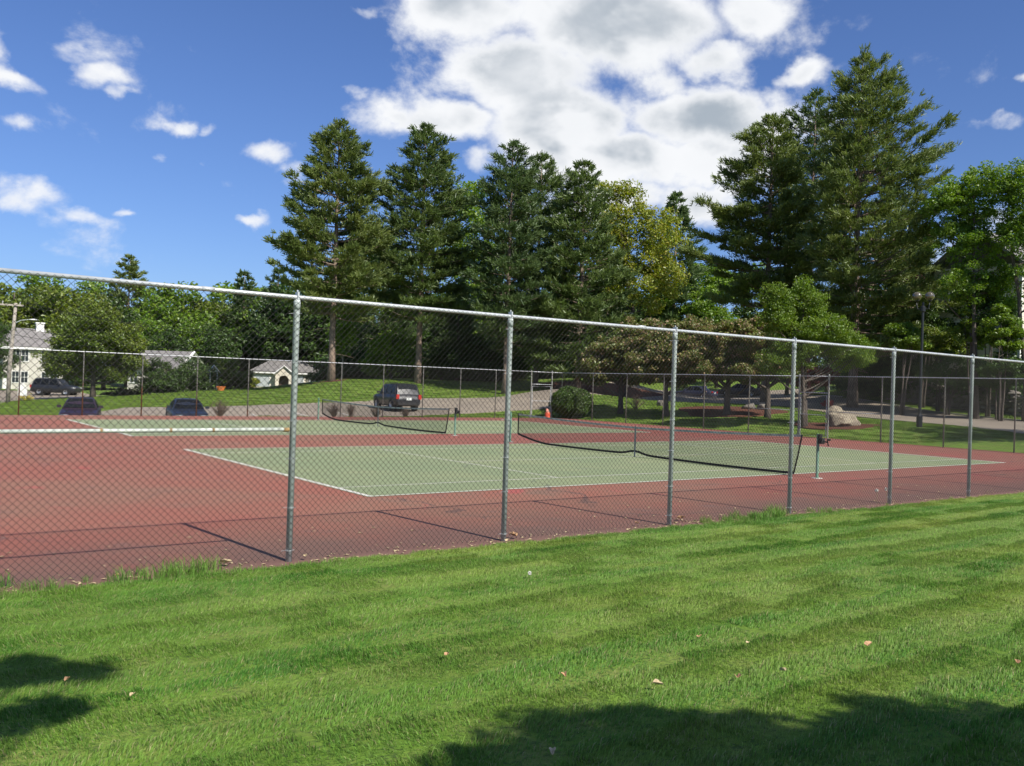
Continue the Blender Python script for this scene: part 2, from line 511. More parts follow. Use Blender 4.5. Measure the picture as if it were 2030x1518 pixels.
OFF = 16.478                                            # second court lies this much farther
for oy in (0.0, OFF):
    co = sheet(None, -.02, 23.79, oy - .02, oy + 10.99, .004).build('tennis_court', M_GREEN, kind='structure')
    LN = [('baseline', 0, .1, 0, 10.97), ('baseline', 23.67, 23.77, 0, 10.97), ('sideline', .1, 23.67, 0, .06), ('sideline', .1, 23.67, 10.91, 10.97),
          ('singles_line', .1, 23.67, 1.37, 1.42), ('singles_line', .1, 23.67, 9.55, 9.60), ('service_line', 5.46, 5.51, 1.42, 9.55), ('service_line', 18.26, 18.31, 1.42, 9.55),
          ('centre_line', 5.51, 18.26, 5.46, 5.51)]
    for nm, a, b, c, d in LN:
        sheet(None, a, b, c + oy, d + oy, .008).build(nm, M_LINE, co)

# car park and access road -----------------------------------------
def m_asphalt(t, pos):
    a = t.mix(t.ramp(t.noise(pos, .4, 5, .6), .35, .65), (.31, .26, .20), (.25, .21, .165))
    return t.mix(t.ramp(t.noise(pos, 30, 3, .7), .4, .8, 0, .5), a, (.17, .145, .12))


M_ASPH = mat('weathered_asphalt', (0, 0, 0), .9, build=m_asphalt, bump=.2, bscale=90, spec=.25)
M_KERB = mat('pale_kerb', (.36, .33, .28), .8, var=.3, scale=2)


def road_at(px, py, d):
    return at(px, py, d)[:2]


lot_far = [(196, 815, 56), (250, 808, 60), (400, 808, 60), (520, 803, 63), (600, 800, 65), (700, 797, 66), (850, 790, 70), (1000, 787, 74), (1100, 789, 77)]
lot = [np.array([.9, 32.6])] + [road_at(*q) for q in lot_far] + [road_at(1185, 795, 76), road_at(1090, 812, 63.5), road_at(1000, 815, 62), np.array([22.4, 35.0]), np.array([18, 33.3])]
lot_o = drape('parking_lot', lot, M_ASPH, .035)
rn = [(1080, 66), (1185, 73), (1300, 76), (1440, 70), (1560, 64), (1660, 57), (1800, 51), (1990, 46), (2120, 41)]
rf = [(2200, 48), (2060, 53), (1850, 61), (1740, 67), (1640, 75), (1520, 88), (1620, 104), (1300, 104), (1200, 88), (1080, 76)]
road_o = drape('access_road', [at(p, 760, d)[:2] for p, d in rn] + [at(p, 760, d)[:2] for p, d in rf], M_ASPH, .045)
side = [(-30, 60), (20, 74), (120, 82), (200, 92), (150, 104), (60, 103), (-60, 101), (-160, 95)]
drape('side_road', [at(p, 760, d)[:2] for p, d in side], M_ASPH, .035)
M_STRIPE = mat('parking_paint', (.6, .58, .52), .8, var=.25, scale=3)
for (a, b) in (((206, 44.6), (196, 48.5)), ((305, 46.2), (278, 51)), ((540, 51), (500, 56)), ((620, 54), (572, 59)), ((480, 48.5), (452, 53)), ((700, 55), (650, 60.5))):
    p, q = at(a[0], 760, a[1])[:2], at(b[0], 760, b[1])[:2]
    n_ = np.array([-(q - p)[1], (q - p)[0]]); n_ = n_ / np.linalg.norm(n_) * .06
    drape('parking_stripe', [p - n_, q - n_, q + n_, p + n_], M_STRIPE, .042, kind=None, parent=lot_o, skirt=.003)


def kerb(path, name='kerb', parent=None, w=.16, h=.13):
    P = np.array([at(p, 760, d)[:2] for p, d in path])
    T = np.concatenate([np.linspace(P[i], P[i + 1], 8)[:-1] for i in range(len(P) - 1)] + [P[-1:]])
    D = np.gradient(T, axis=0); D /= np.linalg.norm(D, axis=1, keepdims=True); Nn = np.stack([-D[:, 1], D[:, 0]], 1)
    z = H(T[:, 0], T[:, 1])
    ring = []
    for s_, dz in ((-w / 2, -.1), (-w / 2, h), (w / 2, h), (w / 2, -.1)):
        ring.append(np.column_stack([T + Nn * s_, z + dz]))
    V = np.stack(ring, 1).reshape(-1, 3)
    return mk(name, V, ringfaces(len(T), 4), M_KERB, parent)


kerb([(1378, 92), (1420, 92.5), (1500, 93)], parent=road_o)
kerb([(1640, 75.2), (1740, 67.3), (1850, 61.3), (2060, 53.3)], parent=road_o, h=.10)


def m_mulch(t, pos):
    a = t.mix(t.ramp(t.noise(pos, 9, 4, .7), .35, .65), (.15, .06, .04), (.085, .042, .03))
    return t.mix(t.ramp(t.noise(pos, 25, 3, .7), .58, .75, 0, .8), a, (.33, .2, .14))


M_MULCH = mat('red_bark_mulch', (0, 0, 0), .95, build=m_mulch, bump=1.0, bscale=22, spec=.1)


def blobpoly(c, rx, ry, n=26, rot=0.0, seed=0):
    r = np.random.default_rng(seed); a = np.linspace(0, 2 * math.pi, n, endpoint=False)
    q = 1 + .10 * np.sin(3 * a + r.uniform(0, 6)) + .06 * np.sin(5 * a + r.uniform(0, 6))
    p = np.stack([rx * q * np.cos(a), ry * q * np.sin(a)], 1)
    cr, sr = math.cos(rot), math.sin(rot)
    return p @ np.array([[cr, sr], [-sr, cr]]) + np.asarray(c)[:2]


drape('mulch_bed', blobpoly(gp(1655, 48.3), 2.0, 2.3, seed=1), M_MULCH, .05, .5)
drape('mulch_bed', blobpoly(gp(1448, 58), 3.2, 4.4, rot=-.64, seed=2), M_MULCH, .05, .7)
drape('mulch_bed', blobpoly(gp(1190, 84), 5.5, 4.6, rot=-.64, seed=3), M_MULCH, .06, .8)
drape('mulch_bed', blobpoly(gp(655, 77), 1.6, 1.5, seed=4), M_MULCH, .05, .5)

# ------------------------------------------------------------------ chain link fences
def m_galv(t, pos):
    a = t.mix(t.ramp(t.noise(pos, 6, 4, .6), .35, .65), (.47, .51, .49), (.39, .44, .42))
    return t.mix(t.ramp(t.noise(pos, 2.2, 5, .7), .66, .74), a, (.24, .12, .06))


def m_rail(t, pos):
    a = t.mix(t.ramp(t.noise(pos, 7, 4, .6), .35, .65), (.54, .55, .55), (.43, .45, .45))
    return t.mix(t.ramp(t.noise(pos, 3.1, 4, .7), .70, .76), a, (.26, .14, .08))


def m_rust(t, pos):
    sp = t.n('ShaderNodeSeparateXYZ'); t.put(sp.inputs[0], pos)
    a = t.mix(t.ramp(t.noise(pos, 6, 4, .6), .35, .65), (.30, .30, .26), (.22, .22, .2))
    lim = t.m('ADD', t.m('MULTIPLY', t.noise(pos, 1.3, 3, .6), 3.2), t.m('MULTIPLY', sp.outputs[0], -.09))
    r = t.ramp(t.m('SUBTRACT', lim, sp.outputs[2]), -.1, .4)
    return t.mix(r, a, (.25, .11, .05))


M_POST = mat('grey_green_galvanised', (0, 0, 0), .6, metal=.0, build=m_galv)
M_RAIL = mat('silver_galvanised_rail', (0, 0, 0), .42, metal=.3, build=m_rail)
M_BRACE = mat('pale_painted_rail', (.66, .70, .62), .5, var=.3, scale=3)
M_WIRE = mat('dull_fence_wire', (.040, .038, .034), .7, metal=.1, var=.3, scale=2)
M_FARPOST = mat('rust_streaked_post', (0, 0, 0), .6, metal=.2, build=m_rust)


def link_mesh(name, w, h, pitch=.0725, r=.0022, seg=.4, over=.022):
    """diagonal wires of chain link in the xz plane, in two layers that cross"""
    V = []; Fq = []; n = 0
    tri = [(math.cos(a), math.sin(a)) for a in (0.5, 0.5 + 2.094, 0.5 + 4.189)]
    for fam in (1, -1):
        yo = .0016 * fam
        k_ = math.ceil(h / pitch)
        for i in range(-k_, math.ceil(w / pitch) + k_ + 1):
            xa = i * pitch
            # x = xa + fam*z
            z0, z1 = 0.03, h + over
            if fam == 1:
                z0 = max(z0, -xa); z1 = min(z1, w - xa)
            else:
                z0 = max(z0, xa - w); z1 = min(z1, xa)
            if z1 - z0 < .02:
                continue
            ns = max(1, int((z1 - z0) / seg))
            zz = np.linspace(z0, z1, ns + 1)
            px = np.array([1, 0, -fam]) / math.sqrt(2); py = np.array([0, 1, 0])
            P = np.stack([xa + fam * zz, np.full(ns + 1, yo), zz], 1)
            ring = np.stack([P + r * (c * px + s_ * py) for c, s_ in tri], 1).reshape(-1, 3)
            V.append(ring); Fq.append(ringfaces(ns + 1, 3) + n); n += len(ring)
    me_o = mk(name, np.concatenate(V), np.concatenate(Fq), M_WIRE)
    me = me_o.data; bpy.data.objects.remove(me_o)
    return me


MESH_BAY = link_mesh('chain_link_panel', 3.048, 2.95)
MESH_FAR = link_mesh('chain_link_panel', 2.62, 2.95, seg=.75)


def post_mesh(h, r, n=14):
    b = MB(); b.lathe([(0.001, -.1), (r, -.1), (r, h - .06), (r * 1.06, h - .055), (r * 1.06, h - .1), (r * 1.08, h - .1), (r * 1.08, h - .005), (r * .8, h + .01), (.001, h + .012)], n)
    o = b.build('post', M_POST, smooth=False); me = o.data; bpy.data.objects.remove(o)
    for p in me.polygons:
        p.use_smooth = len(p.vertices) == 4 and abs(p.normal.z) < .3
    return me


POST_ME = post_mesh(2.93, .0355)
b = MB(); b.lathe([(.0375, 0), (.0405, 0), (.0405, .007), (.0375, .007)], 12); b.tube([(-.04, 0, .006), (-.085, .006, .0)], .0024, 5); b.tube([(.042, -.012, .006), (.055, -.01, .006)], .004, 5)
_o = b.build('tie_wire', M_RAIL); TIE_ME = _o.data; bpy.data.objects.remove(_o)
b = MB(); b.lathe([(.001, .012), (.03, .01), (.028, .05), (.012, .065), (.001, .066)], 10); b.lathe([(.03, 0), (.03, .02), (.026, .04)], 10); b.box((0, 0, .055), (.02, .075, .09))
b.lathe([(.001, .125), (.009, .12), (.009, .108), (.004, .1), (.004, .06)], 8)
_o = b.build('post_cap', M_RAIL); CAP_ME = _o.data; bpy.data.objects.remove(_o)


def fence_run(label, A, B, stops, group=None, near=True, railr=.024, bays=None, skip=(), rail_breaks=None):
    """posts at the stops (metres from A towards B), a top rail, and one panel of chain link per bay"""
    A = np.array(A, float); B = np.array(B, float); L = np.linalg.norm(B - A); rz = math.atan2(B[1] - A[1], B[0] - A[0])
    t = thing('chain_link_fence', label, 'fence', (A[0], A[1], 0), rz, group)
    for s_ in stops:
        if near:
            p = ob('post', POST_ME, None, t); p.location = (s_, 0, 0)
            c = ob('post_cap', CAP_ME, None, p); c.location = (0, 0, 2.925)
            for zz in (.12, .62, 1.12, 1.6, 2.2, 2.8):
                w = ob('tie_wire', TIE_ME, None, p); w.location = (0, 0, zz + .03 * math.sin(s_ * 7 + zz * 5)); w.rotation_euler = (0, 0, .3 * math.sin(s_ + zz * 3))
        else:
            p = ob('post', FARPOST_ME, None, t); p.location = (s_, 0, 0)
    for a, b_ in (rail_breaks or [(-.05, L + .05)]):
        n_ = max(2, int((b_ - a) / 3))
        X = np.linspace(a, b_, n_ + 1)
        r = MB(); r.tube([(x, 0, 2.972 + (.008 * math.sin(x * 1.7) if near else 0)) for x in X], railr, 10)
        if near:
            for x in np.arange(a + 2.1, b_, 6.4):
                r.tube([(x - .07, 0, 2.972 + .008 * math.sin(x * 1.7)), (x + .07, 0, 2.972 + .008 * math.sin(x * 1.7))], railr * 1.09, 10)
        r.build('top_rail', M_RAIL, t, smooth=True)
    me, wd = (MESH_BAY, 3.048) if near else (MESH_FAR, 2.62)
    for i in range(len(stops) - 1):
        if i in skip:
            continue
        q = ob('chain_link_panel', me, None, t); q.location = (stops[i], -.043 if near else -.034, 0.0)
        q.scale = ((stops[i + 1] - stops[i]) / wd, 1, 1)
    return t


FARPOST_ME = post_mesh(2.95, .030, 8)
FARPOST_ME.materials.clear(); FARPOST_ME.materials.append(M_FARPOST)
NY = -4.68
ns = [0, 3.05, 6.03, 9.16, 12.12, 15.25, 18.3] + [18.3 + 3.05 * i for i in range(1, 7)]
near = fence_run('tall galvanised chain link fence along the lawn, nearest the viewer', (-6.48, NY), (30.3, NY), ns)
b = MB(); b.tube([(.03, .012, 1.47), (1.6, .012, 1.475), (3.0, .012, 1.482)], .021, 10)
mr = b.build('mid_rail', M_BRACE, near, smooth=True)
for x, hw_, r_ in ((1.05, .012, .0235), (1.72, .012, .0235), (2.16, .012, .0235), (2.975, .03, .025)):
    MB().tube([(x - hw_, .012, 1.478), (x + hw_, .012, 1.478)], r_, 10).build('rail_tie', mat('rusty_tie', (.34, .22, .09), .7), mr)

FY, FX = 31.2, 30.3
gate_a, gate_b = 27.75, 29.45                           # walk gate near the far corner
fs = [0] + list(np.arange(2.62, 34.0, 2.62))
fs = [s_ for s_ in fs if s_ < 33.3] + [gate_a + 6.48]
fence_run('long chain link fence with rusty posts along the car park behind the courts', (-6.48, FY), (27.75, FY), fs, near=False, railr=.021)
t2 = fence_run('short chain link fence at the far corner right of the orange jug', (gate_b, FY), (FX, FY), [0, FX - gate_b], near=False, railr=.021)
# run behind the right-hand baselines, with a second gate
g2a, g2b = 18.3, 19.95                                  # metres from the far corner
rs = list(np.linspace(0, g2a, 7)); rs2 = [0] + list(np.arange(2.75, FY - g2b + 4.68, 2.9))
f3 = fence_run('chain link fence behind the baselines left of the right hand gate', (FX, FY), (FX, FY - g2a), rs, near=False, railr=.021)
f4 = fence_run('chain link fence behind the baselines right of the gate, in front of the boulder', (FX, FY - g2b), (FX, NY), rs2 , near=False, railr=.021)
for ft, a, b_, zz in ((f3, rs[-2], rs[-1], 1.28), (f4, 0, 2.75, 1.28), (t2, 0, FX - gate_b, 1.3)):
    b = MB(); b.tube([(a, .0, zz), (b_, .0, zz)], .018, 8); b.build('brace_rail', M_RAIL, ft, smooth=True)


def gate(label, A, B):
    A = np.array(A, float); B = np.array(B, float); w = np.linalg.norm(B - A); rz = math.atan2(B[1] - A[1], B[0] - A[0])
    t = thing('walk_gate', label, 'gate', (A[0], A[1], 0), rz, None)
    for x in (0, w):
        b = MB(); b.lathe([(.001, -.1), (.038, -.1), (.038, 3.04), (.025, 3.07), (.001, 3.08)], 10, (x, 0, 0)); b.build('gate_post', M_FARPOST, t)
    b = MB(); b.tube([(.0, 0, 2.97), (w, 0, 2.97)], .021, 8); b.build('top_rail', M_RAIL, t, smooth=True)
    b = MB(); b.tube([(.0, 0, 2.17), (w, 0, 2.17)], .021, 8); b.build('transom', M_RAIL, t, smooth=True)
    b = MB(); b.tube([(.1, .0, .08), (.1, 0, 2.04), (w - .1, 0, 2.04), (w - .1, 0, .08), (.1, 0, .08)], .021, 8); b.tube([(.1, 0, 1.1), (w - .1, 0, 1.1)], .018, 8)
    fr = b.build('gate_leaf', M_RAIL, t, smooth=False)
    q = ob('chain_link_panel', MESH_FAR, None, fr); q.location = (.1, -.01, 0); q.scale = ((w - .2) / 2.62, 1, 2.0 / 2.95)
    q = ob('chain_link_panel', MESH_FAR, None, t); q.location = (.0, -.01, 2.17); q.scale = (w / 2.62, 1, .8 / 2.95)
    b = MB()
    for z in (.4, 1.7):
        b.box((.06, 0, z), (.12, .05, .06))
    b.box((w - .07, 0, 1.05), (.1, .07, .16)); b.build('latch', M_FARPOST, t)
    return t


gate('narrow chain link walk gate by the orange jug at the far corner', (gate_a, FY), (gate_b, FY))
gate('chain link walk gate in the right hand fence, left of the boulder', (FX, FY - g2a), (FX, FY - g2b))

# ------------------------------------------------------------------ tennis nets
M_NETCORD = mat('black_net_cord', (.012, .012, .012), .9)
M_BAND = mat('faded_white_headband', (.42, .45, .40), .9, var=.35, scale=5)
M_NETPOST = mat('green_net_post', (.11, .24, .16), .5, col2=(.16, .27, .2), scale=5)
M_CONC = mat('concrete', (.45, .43, .38), .9, var=.25, scale=6)
NY0, NY1 = -.45, 11.42
def net_top(y):
    u = abs((y - 5.485) / 6.4); return .914 + .156 * u ** 1.6
def net_bot(y):
    s_ = (y - NY0) / (NY1 - NY0)
    c = math.exp(-((y - 5.485) / .38) ** 2) * .09
    return .05 + .05 * s_ + c - .05 * math.sin(math.pi * min(1, s_ * 2 if s_ < .5 else 2 - 2 * s_)) * .6 + .22 * max(0, (s_ - .86) / .14) ** 1.5


def strands(name, parent):
    V = []; Fq = []; n = 0
    def add(P, r=.0028):
        nonlocal n
        v, f, _ = tube(P, r, 3, False); V.append(v); Fq.append(f + n); n += len(v)
    for i, y in enumerate(np.arange(NY0, NY1 + .01, .045)):
        zt, zb = net_top(y) - .05, net_bot(y) + .03
        sl = -.22 * max(0, 1 - (y - NY0) / 1.6)
        add([(0, y, zt), (.01, y - sl * .5, (zt + zb) / 2), (0, y - sl, zb)])
    for q in np.linspace(.0, 1, 21)[1:-1]:
        ys_ = np.linspace(NY0 , NY1, 24)
        add([(.0, y + .22 * max(0, 1 - (y - NY0) / 1.6) * q, (net_top(y) - .05) * (1 - q) + (net_bot(y) + .03) * q) for y in ys_])
    return mk(name, np.concatenate(V), np.concatenate(Fq), M_NETCORD, parent)


def tape(name, ys_, f0, f1, m, parent, th=.008, yo=None):
    ring = []
    for sx, f in ((-th, f1), (-th, f0), (th, f0), (th, f1)):
        ring.append([(sx, y + (yo(y) if yo else 0), f(y)) for y in ys_])
    V = np.array(ring).transpose(1, 0, 2).reshape(-1, 3)
    n_ = len(ys_)
    Fq = np.concatenate([ringfaces(n_, 4), [[0, 1, 2, 3]], [[4 * n_ - 1, 4 * n_ - 2, 4 * n_ - 3, 4 * n_ - 4]]])
    return mk(name, V, Fq, m, parent)


def tennis_net(label):
    t = thing('tennis_net', label, 'tennis net', (11.885, 0, 0), 0, 'tennis nets')
    for y in (-.914, 11.884):
        b = MB(); b.lathe([(.036, .0), (.036, 1.08), (.028, 1.1), (.001, 1.105)], 14, (0, y, 0)); p = b.build('net_post', M_NETPOST, t, smooth=False)
        b = MB(); b.lathe([(.14, -.01), (.13, .012), (.001, .014)], 14, (0, y, 0)); b.build('footing', M_CONC, p)
        if y < 0:
            b = MB(); b.box((0, y - .09, .93), (.12, .12, .14)); b.lathe([(.05, -.06), (.06, -.05), (.06, .05), (.05, .06)], 10, (0, y - .05, 1.04))
            b.tube([(.0, y - .16, .93), (.02, y - .26, .9)], .018, 8); b.tube([(.06, y - .25, .82), (-.02, y - .27, .98)], .016, 8); b.tube([(-.02, y - .27, .97), (-.02, y - .36, .97)], .022, 8)
            b.build('winch', M_NETCORD, p)
    strands('netting', t)
    ys_ = np.linspace(NY0, NY1, 61)
    tape('headband', ys_, lambda y: net_top(y), lambda y: net_top(y) - .06, M_BAND, t)
    tape('bottom_band', ys_, lambda y: net_bot(y) + .045, lambda y: net_bot(y) - .02, M_NETCORD, t, yo=lambda y: .22 * max(0, 1 - (y - NY0) / 1.6))
    b = MB(); b.add(*tube([(0, NY0, net_top(NY0)), (0, NY0 + .1, .55), (0, NY0 + .22, net_bot(NY0))], .022, 6)[:2])
    b.add(*tube([(0, NY1, net_top(NY1)), (0, NY1, net_bot(NY1))], .022, 6)[:2]); b.build('side_band', M_NETCORD, t)
    b = MB(); b.tube([(0, -.9, 1.075), (0, NY0, net_top(NY0) - .01)], .006, 5); b.tube([(0, -.9, 1.0), (0, NY0, .98)], .004, 5); b.tube([(0, NY1, net_top(NY1) - .01), (0, 11.87, 1.075)], .006, 5); b.build('net_cable', M_NETCORD, t)
    b = MB(); b.box((0, 5.485, .47), (.022, .05, .92)); b.build('centre_strap', mat('grey_strap', (.24, .25, .23), .9), t)
    return t


n1 = tennis_net('tennis net of the nearer court, its crank winch towards the viewer')
dup(n1, (11.885, OFF, 0), label='tennis net of the farther court, in front of the black car')

# ------------------------------------------------------------------ orange jug by the gate
M_OR = mat('orange_plastic', (.62, .10, .045), .45, var=.25, scale=8)
q = np.array([28.75, 30.7, 0])
t = thing('water_jug', 'small orange plastic jug with loop handle standing on the far corner of the red court', 'jug', q, .4)
b = MB(); b.lathe([(.001, 0), (.165, .0), (.175, .02), (.175, .15), (.168, .155), (.168, .165), (.175, .17), (.175, .34), (.15, .38), (.001, .39)], 18); b.build('body', M_OR, t, smooth=False)
b = MB(); b.lathe([(.001, .63), (.07, .62), (.075, .45), (.06, .39)], 12, (-.09, 0, 0)); b.build('spout', mat('faded_orange_plastic', (.62, .27, .2), .5), t)
a = np.linspace(0, math.pi, 9)
b = MB(); b.tube([(.06 + .09 * math.cos(x), 0, .38 + .18 * math.sin(x)) for x in a], .03, 8); b.build('handle', mat('pale_orange_plastic', (.72, .42, .3), .5), t)

# ------------------------------------------------------------------ cars
M_GLASS = mat('car_glass', (.008, .010, .012), .2, spec=.14)
M_TYRE = mat('tyre_rubber', (.012, .012, .013), .85)
M_RIM = mat('alloy_rim', (.42, .43, .45), .35, metal=.7)
M_LAMP = mat('headlight_glass', (.30, .31, .32), .15, spec=.8)
M_TAIL = mat('taillight_red', (.42, .025, .018), .2, spec=.8)
M_PLATE = mat('number_plate', (.62, .63, .6), .6)
M_TRIM = mat('black_trim', (.012, .012, .013), .6)


def paint(name, col):
    return mat(name, col, .42, coat=.22, var=.1, scale=3)


def car(label, loc, rz, pm, kind='sedan', group=None):
    t = thing('parked_car', label, 'car', loc, rz, group)
    if kind == 'sedan':
        Hh, L = 1.43, 4.7
        st = [(2.36, .34, .58, .70), (2.28, .24, .69, .80), (1.95, .2, .77, .87), (1.4, .19, .84, .885), (.9, .19, .90, .89), (0, .19, .94, .89), (-1, .19, .95, .89), (-1.65, .2, .965, .885), (-2.1, .24, .95, .86), (-2.30, .30, .89, .79), (-2.36, .38, .62, .72)]
        cab = dict(fb=.98, ft=.22, rt=-.8, rb=-1.72, zb=.90, zt=1.42, wb=.80, wr=.59); wr, wx = .33, 1.36
    else:
        Hh, L = 1.78, 4.6
        st = [(2.3, .42, .78, .74), (2.22, .32, .92, .82), (1.9, .28, 1.02, .88), (1.2, .28, 1.08, .90), (.9, .28, 1.09, .905), (0, .28, 1.1, .905), (-1, .28, 1.1, .905), (-1.8, .28, 1.1, .9), (-2.15, .32, 1.09, .88), (-2.27, .36, 1.05, .84), (-2.33, .42, .74, .8)]
        cab = dict(fb=1.05, ft=.42, rt=-1.88, rb=-2.2, zb=1.06, zt=1.76, wb=.84, wr=.70); wr, wx = .37, 1.38
    V = []
    for x, zb, zt, w in st:
        zm = zb + (zt - zb) * .55
        half = [(.0, zb), (w * .86, zb), (w * .97, zb + .1), (w, zm), (w * .985, zt - .10), (w * .90, zt - .025), (w * .72, zt), (.0, zt + .012)]
        V += [(x, y, z) for y, z in half] + [(x, -y, z) for y, z in half[-2:0:-1]]
    n_ = 14
    b = MB(); b.add(V, ringfaces(len(st), n_)[:, ::-1])
    for base, s_ in ((0, 1), ((len(st) - 1) * n_, -1)):
        c0 = len(V)
    V = np.array(V)
    for base in (0, (len(st) - 1) * n_):
        ring = V[base:base + n_]; cen = ring.mean(0); i = np.arange(n_)
        b.add(np.vstack([ring, cen]), np.stack([i, (i + 1) % n_, np.full(n_, n_)], 1) if base == 0 else np.stack([(i + 1) % n_, i, np.full(n_, n_)], 1))
    c = cab
    secs = [(c['fb'], c['zb'] - .02, c['wb'] * .97, c['zb'] - .01), ((c['fb'] + c['ft']) / 2, c['zb'] - .02, c['wb'], (c['zb'] + c['zt']) / 2 + .03), (c['ft'], c['zb'] - .02, c['wb'], c['zt'] - .02), ((c['ft'] + c['rt']) / 2, c['zb'] - .02, c['wb'], c['zt'] + .02), (c['rt'], c['zb'] - .02, c['wb'], c['zt'] - .01), ((c['rt'] + c['rb']) / 2, c['zb'] - .02, c['wb'], (c['zb'] + c['zt']) / 2 + .05), (c['rb'], c['zb'] - .02, c['wb'] * .95, c['zb'] + .0)]
    Vc = []
    for x, z0, w0, z1 in secs:
        f = (z1 - c['zb']) / (c['zt'] - c['zb']); f = max(0, f); w1 = w0 + (c['wr'] - w0) * f
        half = [(w0, z0), (w1 + .01, z1 - .05 * f), (w1 * .92, z1), (0, z1 + .02 * f)]
        Vc += [(x, y, z) for y, z in half] + [(x, -y, z) for y, z in half[-2::-1]]
    Fq = ringfaces(len(secs), 7)
    Fq = np.array([f for f in Fq if not (f[1] % 7 == 0 or f[0] % 7 == 6)])[:, ::-1]
    b.add(Vc, Fq)
    body = b.build('body', pm, t, smooth=True)
    def win(nm, P, off=.012):
        P = np.array(P, float); nn = np.cross(P[1] - P[0], P[3] - P[0]); nn /= np.linalg.norm(nn)
        cen = P.mean(0)
        if nn @ (cen - np.array([-.5, 0, .8])) < 0:
            nn = -nn
        Q = cen + (P - cen) * .96
        return MB().add(np.vstack([Q + nn * off, Q - nn * .02]), np.array([[0, 1, 2, 3], [0, 4, 5, 1], [1, 5, 6, 2], [2, 6, 7, 3], [3, 7, 4, 0]])).build(nm, M_GLASS, t)
    zt, zb, wb, wr_ = c['zt'] - .05, c['zb'] + .03, c['wb'], c['wr']
    def pt(x, f, s_):
        return (x, s_ * (wb + (wr_ - wb) * f + .006), zb + (zt - zb) * f)
    win('windscreen', [(c['fb'] - .06, -wb * .93, zb), (c['fb'] - .06, wb * .93, zb), (c['ft'] + .03, wr_ * .93, zt + .01), (c['ft'] + .03, -wr_ * .93, zt + .01)], .035)
    win('rear_window', [(c['rb'] + .10, -wb * .88, zb + .04), (c['rb'] + .10, wb * .88, zb + .04), (c['rt'] - .03, wr_ * .9, zt + .01), (c['rt'] - .03, -wr_ * .9, zt + .01)], .05)
    mid = (c['ft'] + c['rt']) / 2 + (.1 if kind == 'sedan' else .35)
    for s_ in (1, -1):
        win('side_window', [pt(c['fb'] - .42, 0.02, s_), pt(mid + .05, .02, s_), pt(mid + .05, .95, s_), pt(c['ft'] - .05, .95, s_)])
        win('side_window', [pt(mid - .05, .02, s_), pt(c['rb'] + (.45 if kind == 'sedan' else .95), .02, s_), pt(c['rt'] + (.05 if kind == 'sedan' else .75), .95, s_), pt(mid - .05, .95, s_)])
        if kind != 'sedan':
            win('side_window', [pt(c['rb'] + .85, .02, s_), pt(c['rb'] + .2, .02, s_), pt(c['rt'] + .08, .95, s_), pt(c['rt'] + .65, .95, s_)])
        w = MB(); w.box((c['fb'] - .32, s_ * (wb + .15), zb + .08), (.12, .2, .13)); w.build('mirror', M_TRIM if kind != 'sedan' else pm, t)
        f0, r0 = st[1], st[-2]
        w = MB(); w.lathe([(.001, .03), (.08, .02), (.1, -.04)], 10); 
        hl = MB().box((f0[0] - .02, s_ * f0[3] * .76, f0[2] - .09), (.22, .34, .14), rz=-s_ * .45).build('headlight', M_LAMP, t)
        tl = MB().box((r0[0] - .01, s_ * (r0[3] - .06), (.80 if kind == 'sedan' else .92)), (.14, .2, .17 if kind == 'sedan' else .30)).build('taillight', M_TAIL, t)
        for x in (wx, -wx):
            y = s_ * (.79 if kind == 'sedan' else .80)
            def yl(prof, m_, nm, par):
                mb = MB(); mb.lathe(prof, 20); v = np.concatenate(mb.V)[:, [0, 2, 1]] * [1, s_, 1]
                return mk(nm, v + [x, y, wr], np.concatenate(mb.Q), m_, par)
            ty = yl([(.2, -.1), (wr - .03, -.1), (wr, -.07), (wr, .07), (wr - .03, .105), (.21, .11), (.21, .02)], M_TYRE, 'wheel', t)
            yl([(.001, .085), (.06, .09), (.07, .06), (.18, .085), (.212, .115), (.214, .02)], M_RIM, 'rim', ty)
            yl([(wr + .05, -.12), (wr + .06, .1065), (wr + .0, .1065)], M_TRIM, 'wheel_arch', t)
    MB().box((st[0][0] - .04, 0, .42 if kind == 'sedan' else .52), (.14, 1.2, .13)).build('grille', M_TRIM, t)
    MB().box((st[-1][0] - .015, 0, .70 if kind == 'sedan' else .78), (.03, .34, .17)).build('licence_plate', M_PLATE, t)
    MB().box((st[-1][0] + .06, 0, .47), (.22, 1.5, .16)).build('rear_bumper', M_TRIM if kind != 'sedan' else pm, t)
    if kind != 'sedan':
        b = MB()
        for s_ in (1, -1):
            b.tube([(.2, s_ * .6, 1.8), (.1, s_ * .6, 1.83), (-1.6, s_ * .6, 1.83), (-1.75, s_ * .6, 1.79)], .018, 6)
        b.build('roof_rail', M_TRIM, t)
    return t


def head(px):
    d = ray(px, 760); return math.atan2(d[1], d[0])       # heading that points away from the viewer


def G3(px, d):
    return gp(px, d, .04)


car('dark maroon sedan parked nose in at the car park end by the grass', G3(162, 45.5), head(162) + math.pi - .05, paint('maroon_paint', (.026, .013, .026)))
car('dark blue sedan parked beside the bare shrub, facing the courts', G3(372, 47.6), head(372) + math.pi + .11, paint('dark_blue_paint', (.014, .02, .036)))
car('black estate car with lit red taillights driving across the car park', G3(786, 61), head(786) + .37, paint('black_paint', (.012, .012, .015)), 'suv')
car('black hatchback on the side road in front of the grey house', G3(112, 95), head(112) - math.pi / 2 - .45, paint('black_blue_paint', (.013, .015, .02)), 'suv')
car('dark navy car in deep shade left of the thick cherry trunk', G3(1376, 97), head(1376) + math.pi / 2 - .35, paint('navy_paint', (.02, .024, .05)))
car('dark blue sedan with pale wheels in shade right of the thick cherry trunk', G3(1466, 100), head(1466) + math.pi / 2 - .05, paint('night_blue_paint', (.02, .026, .045)))

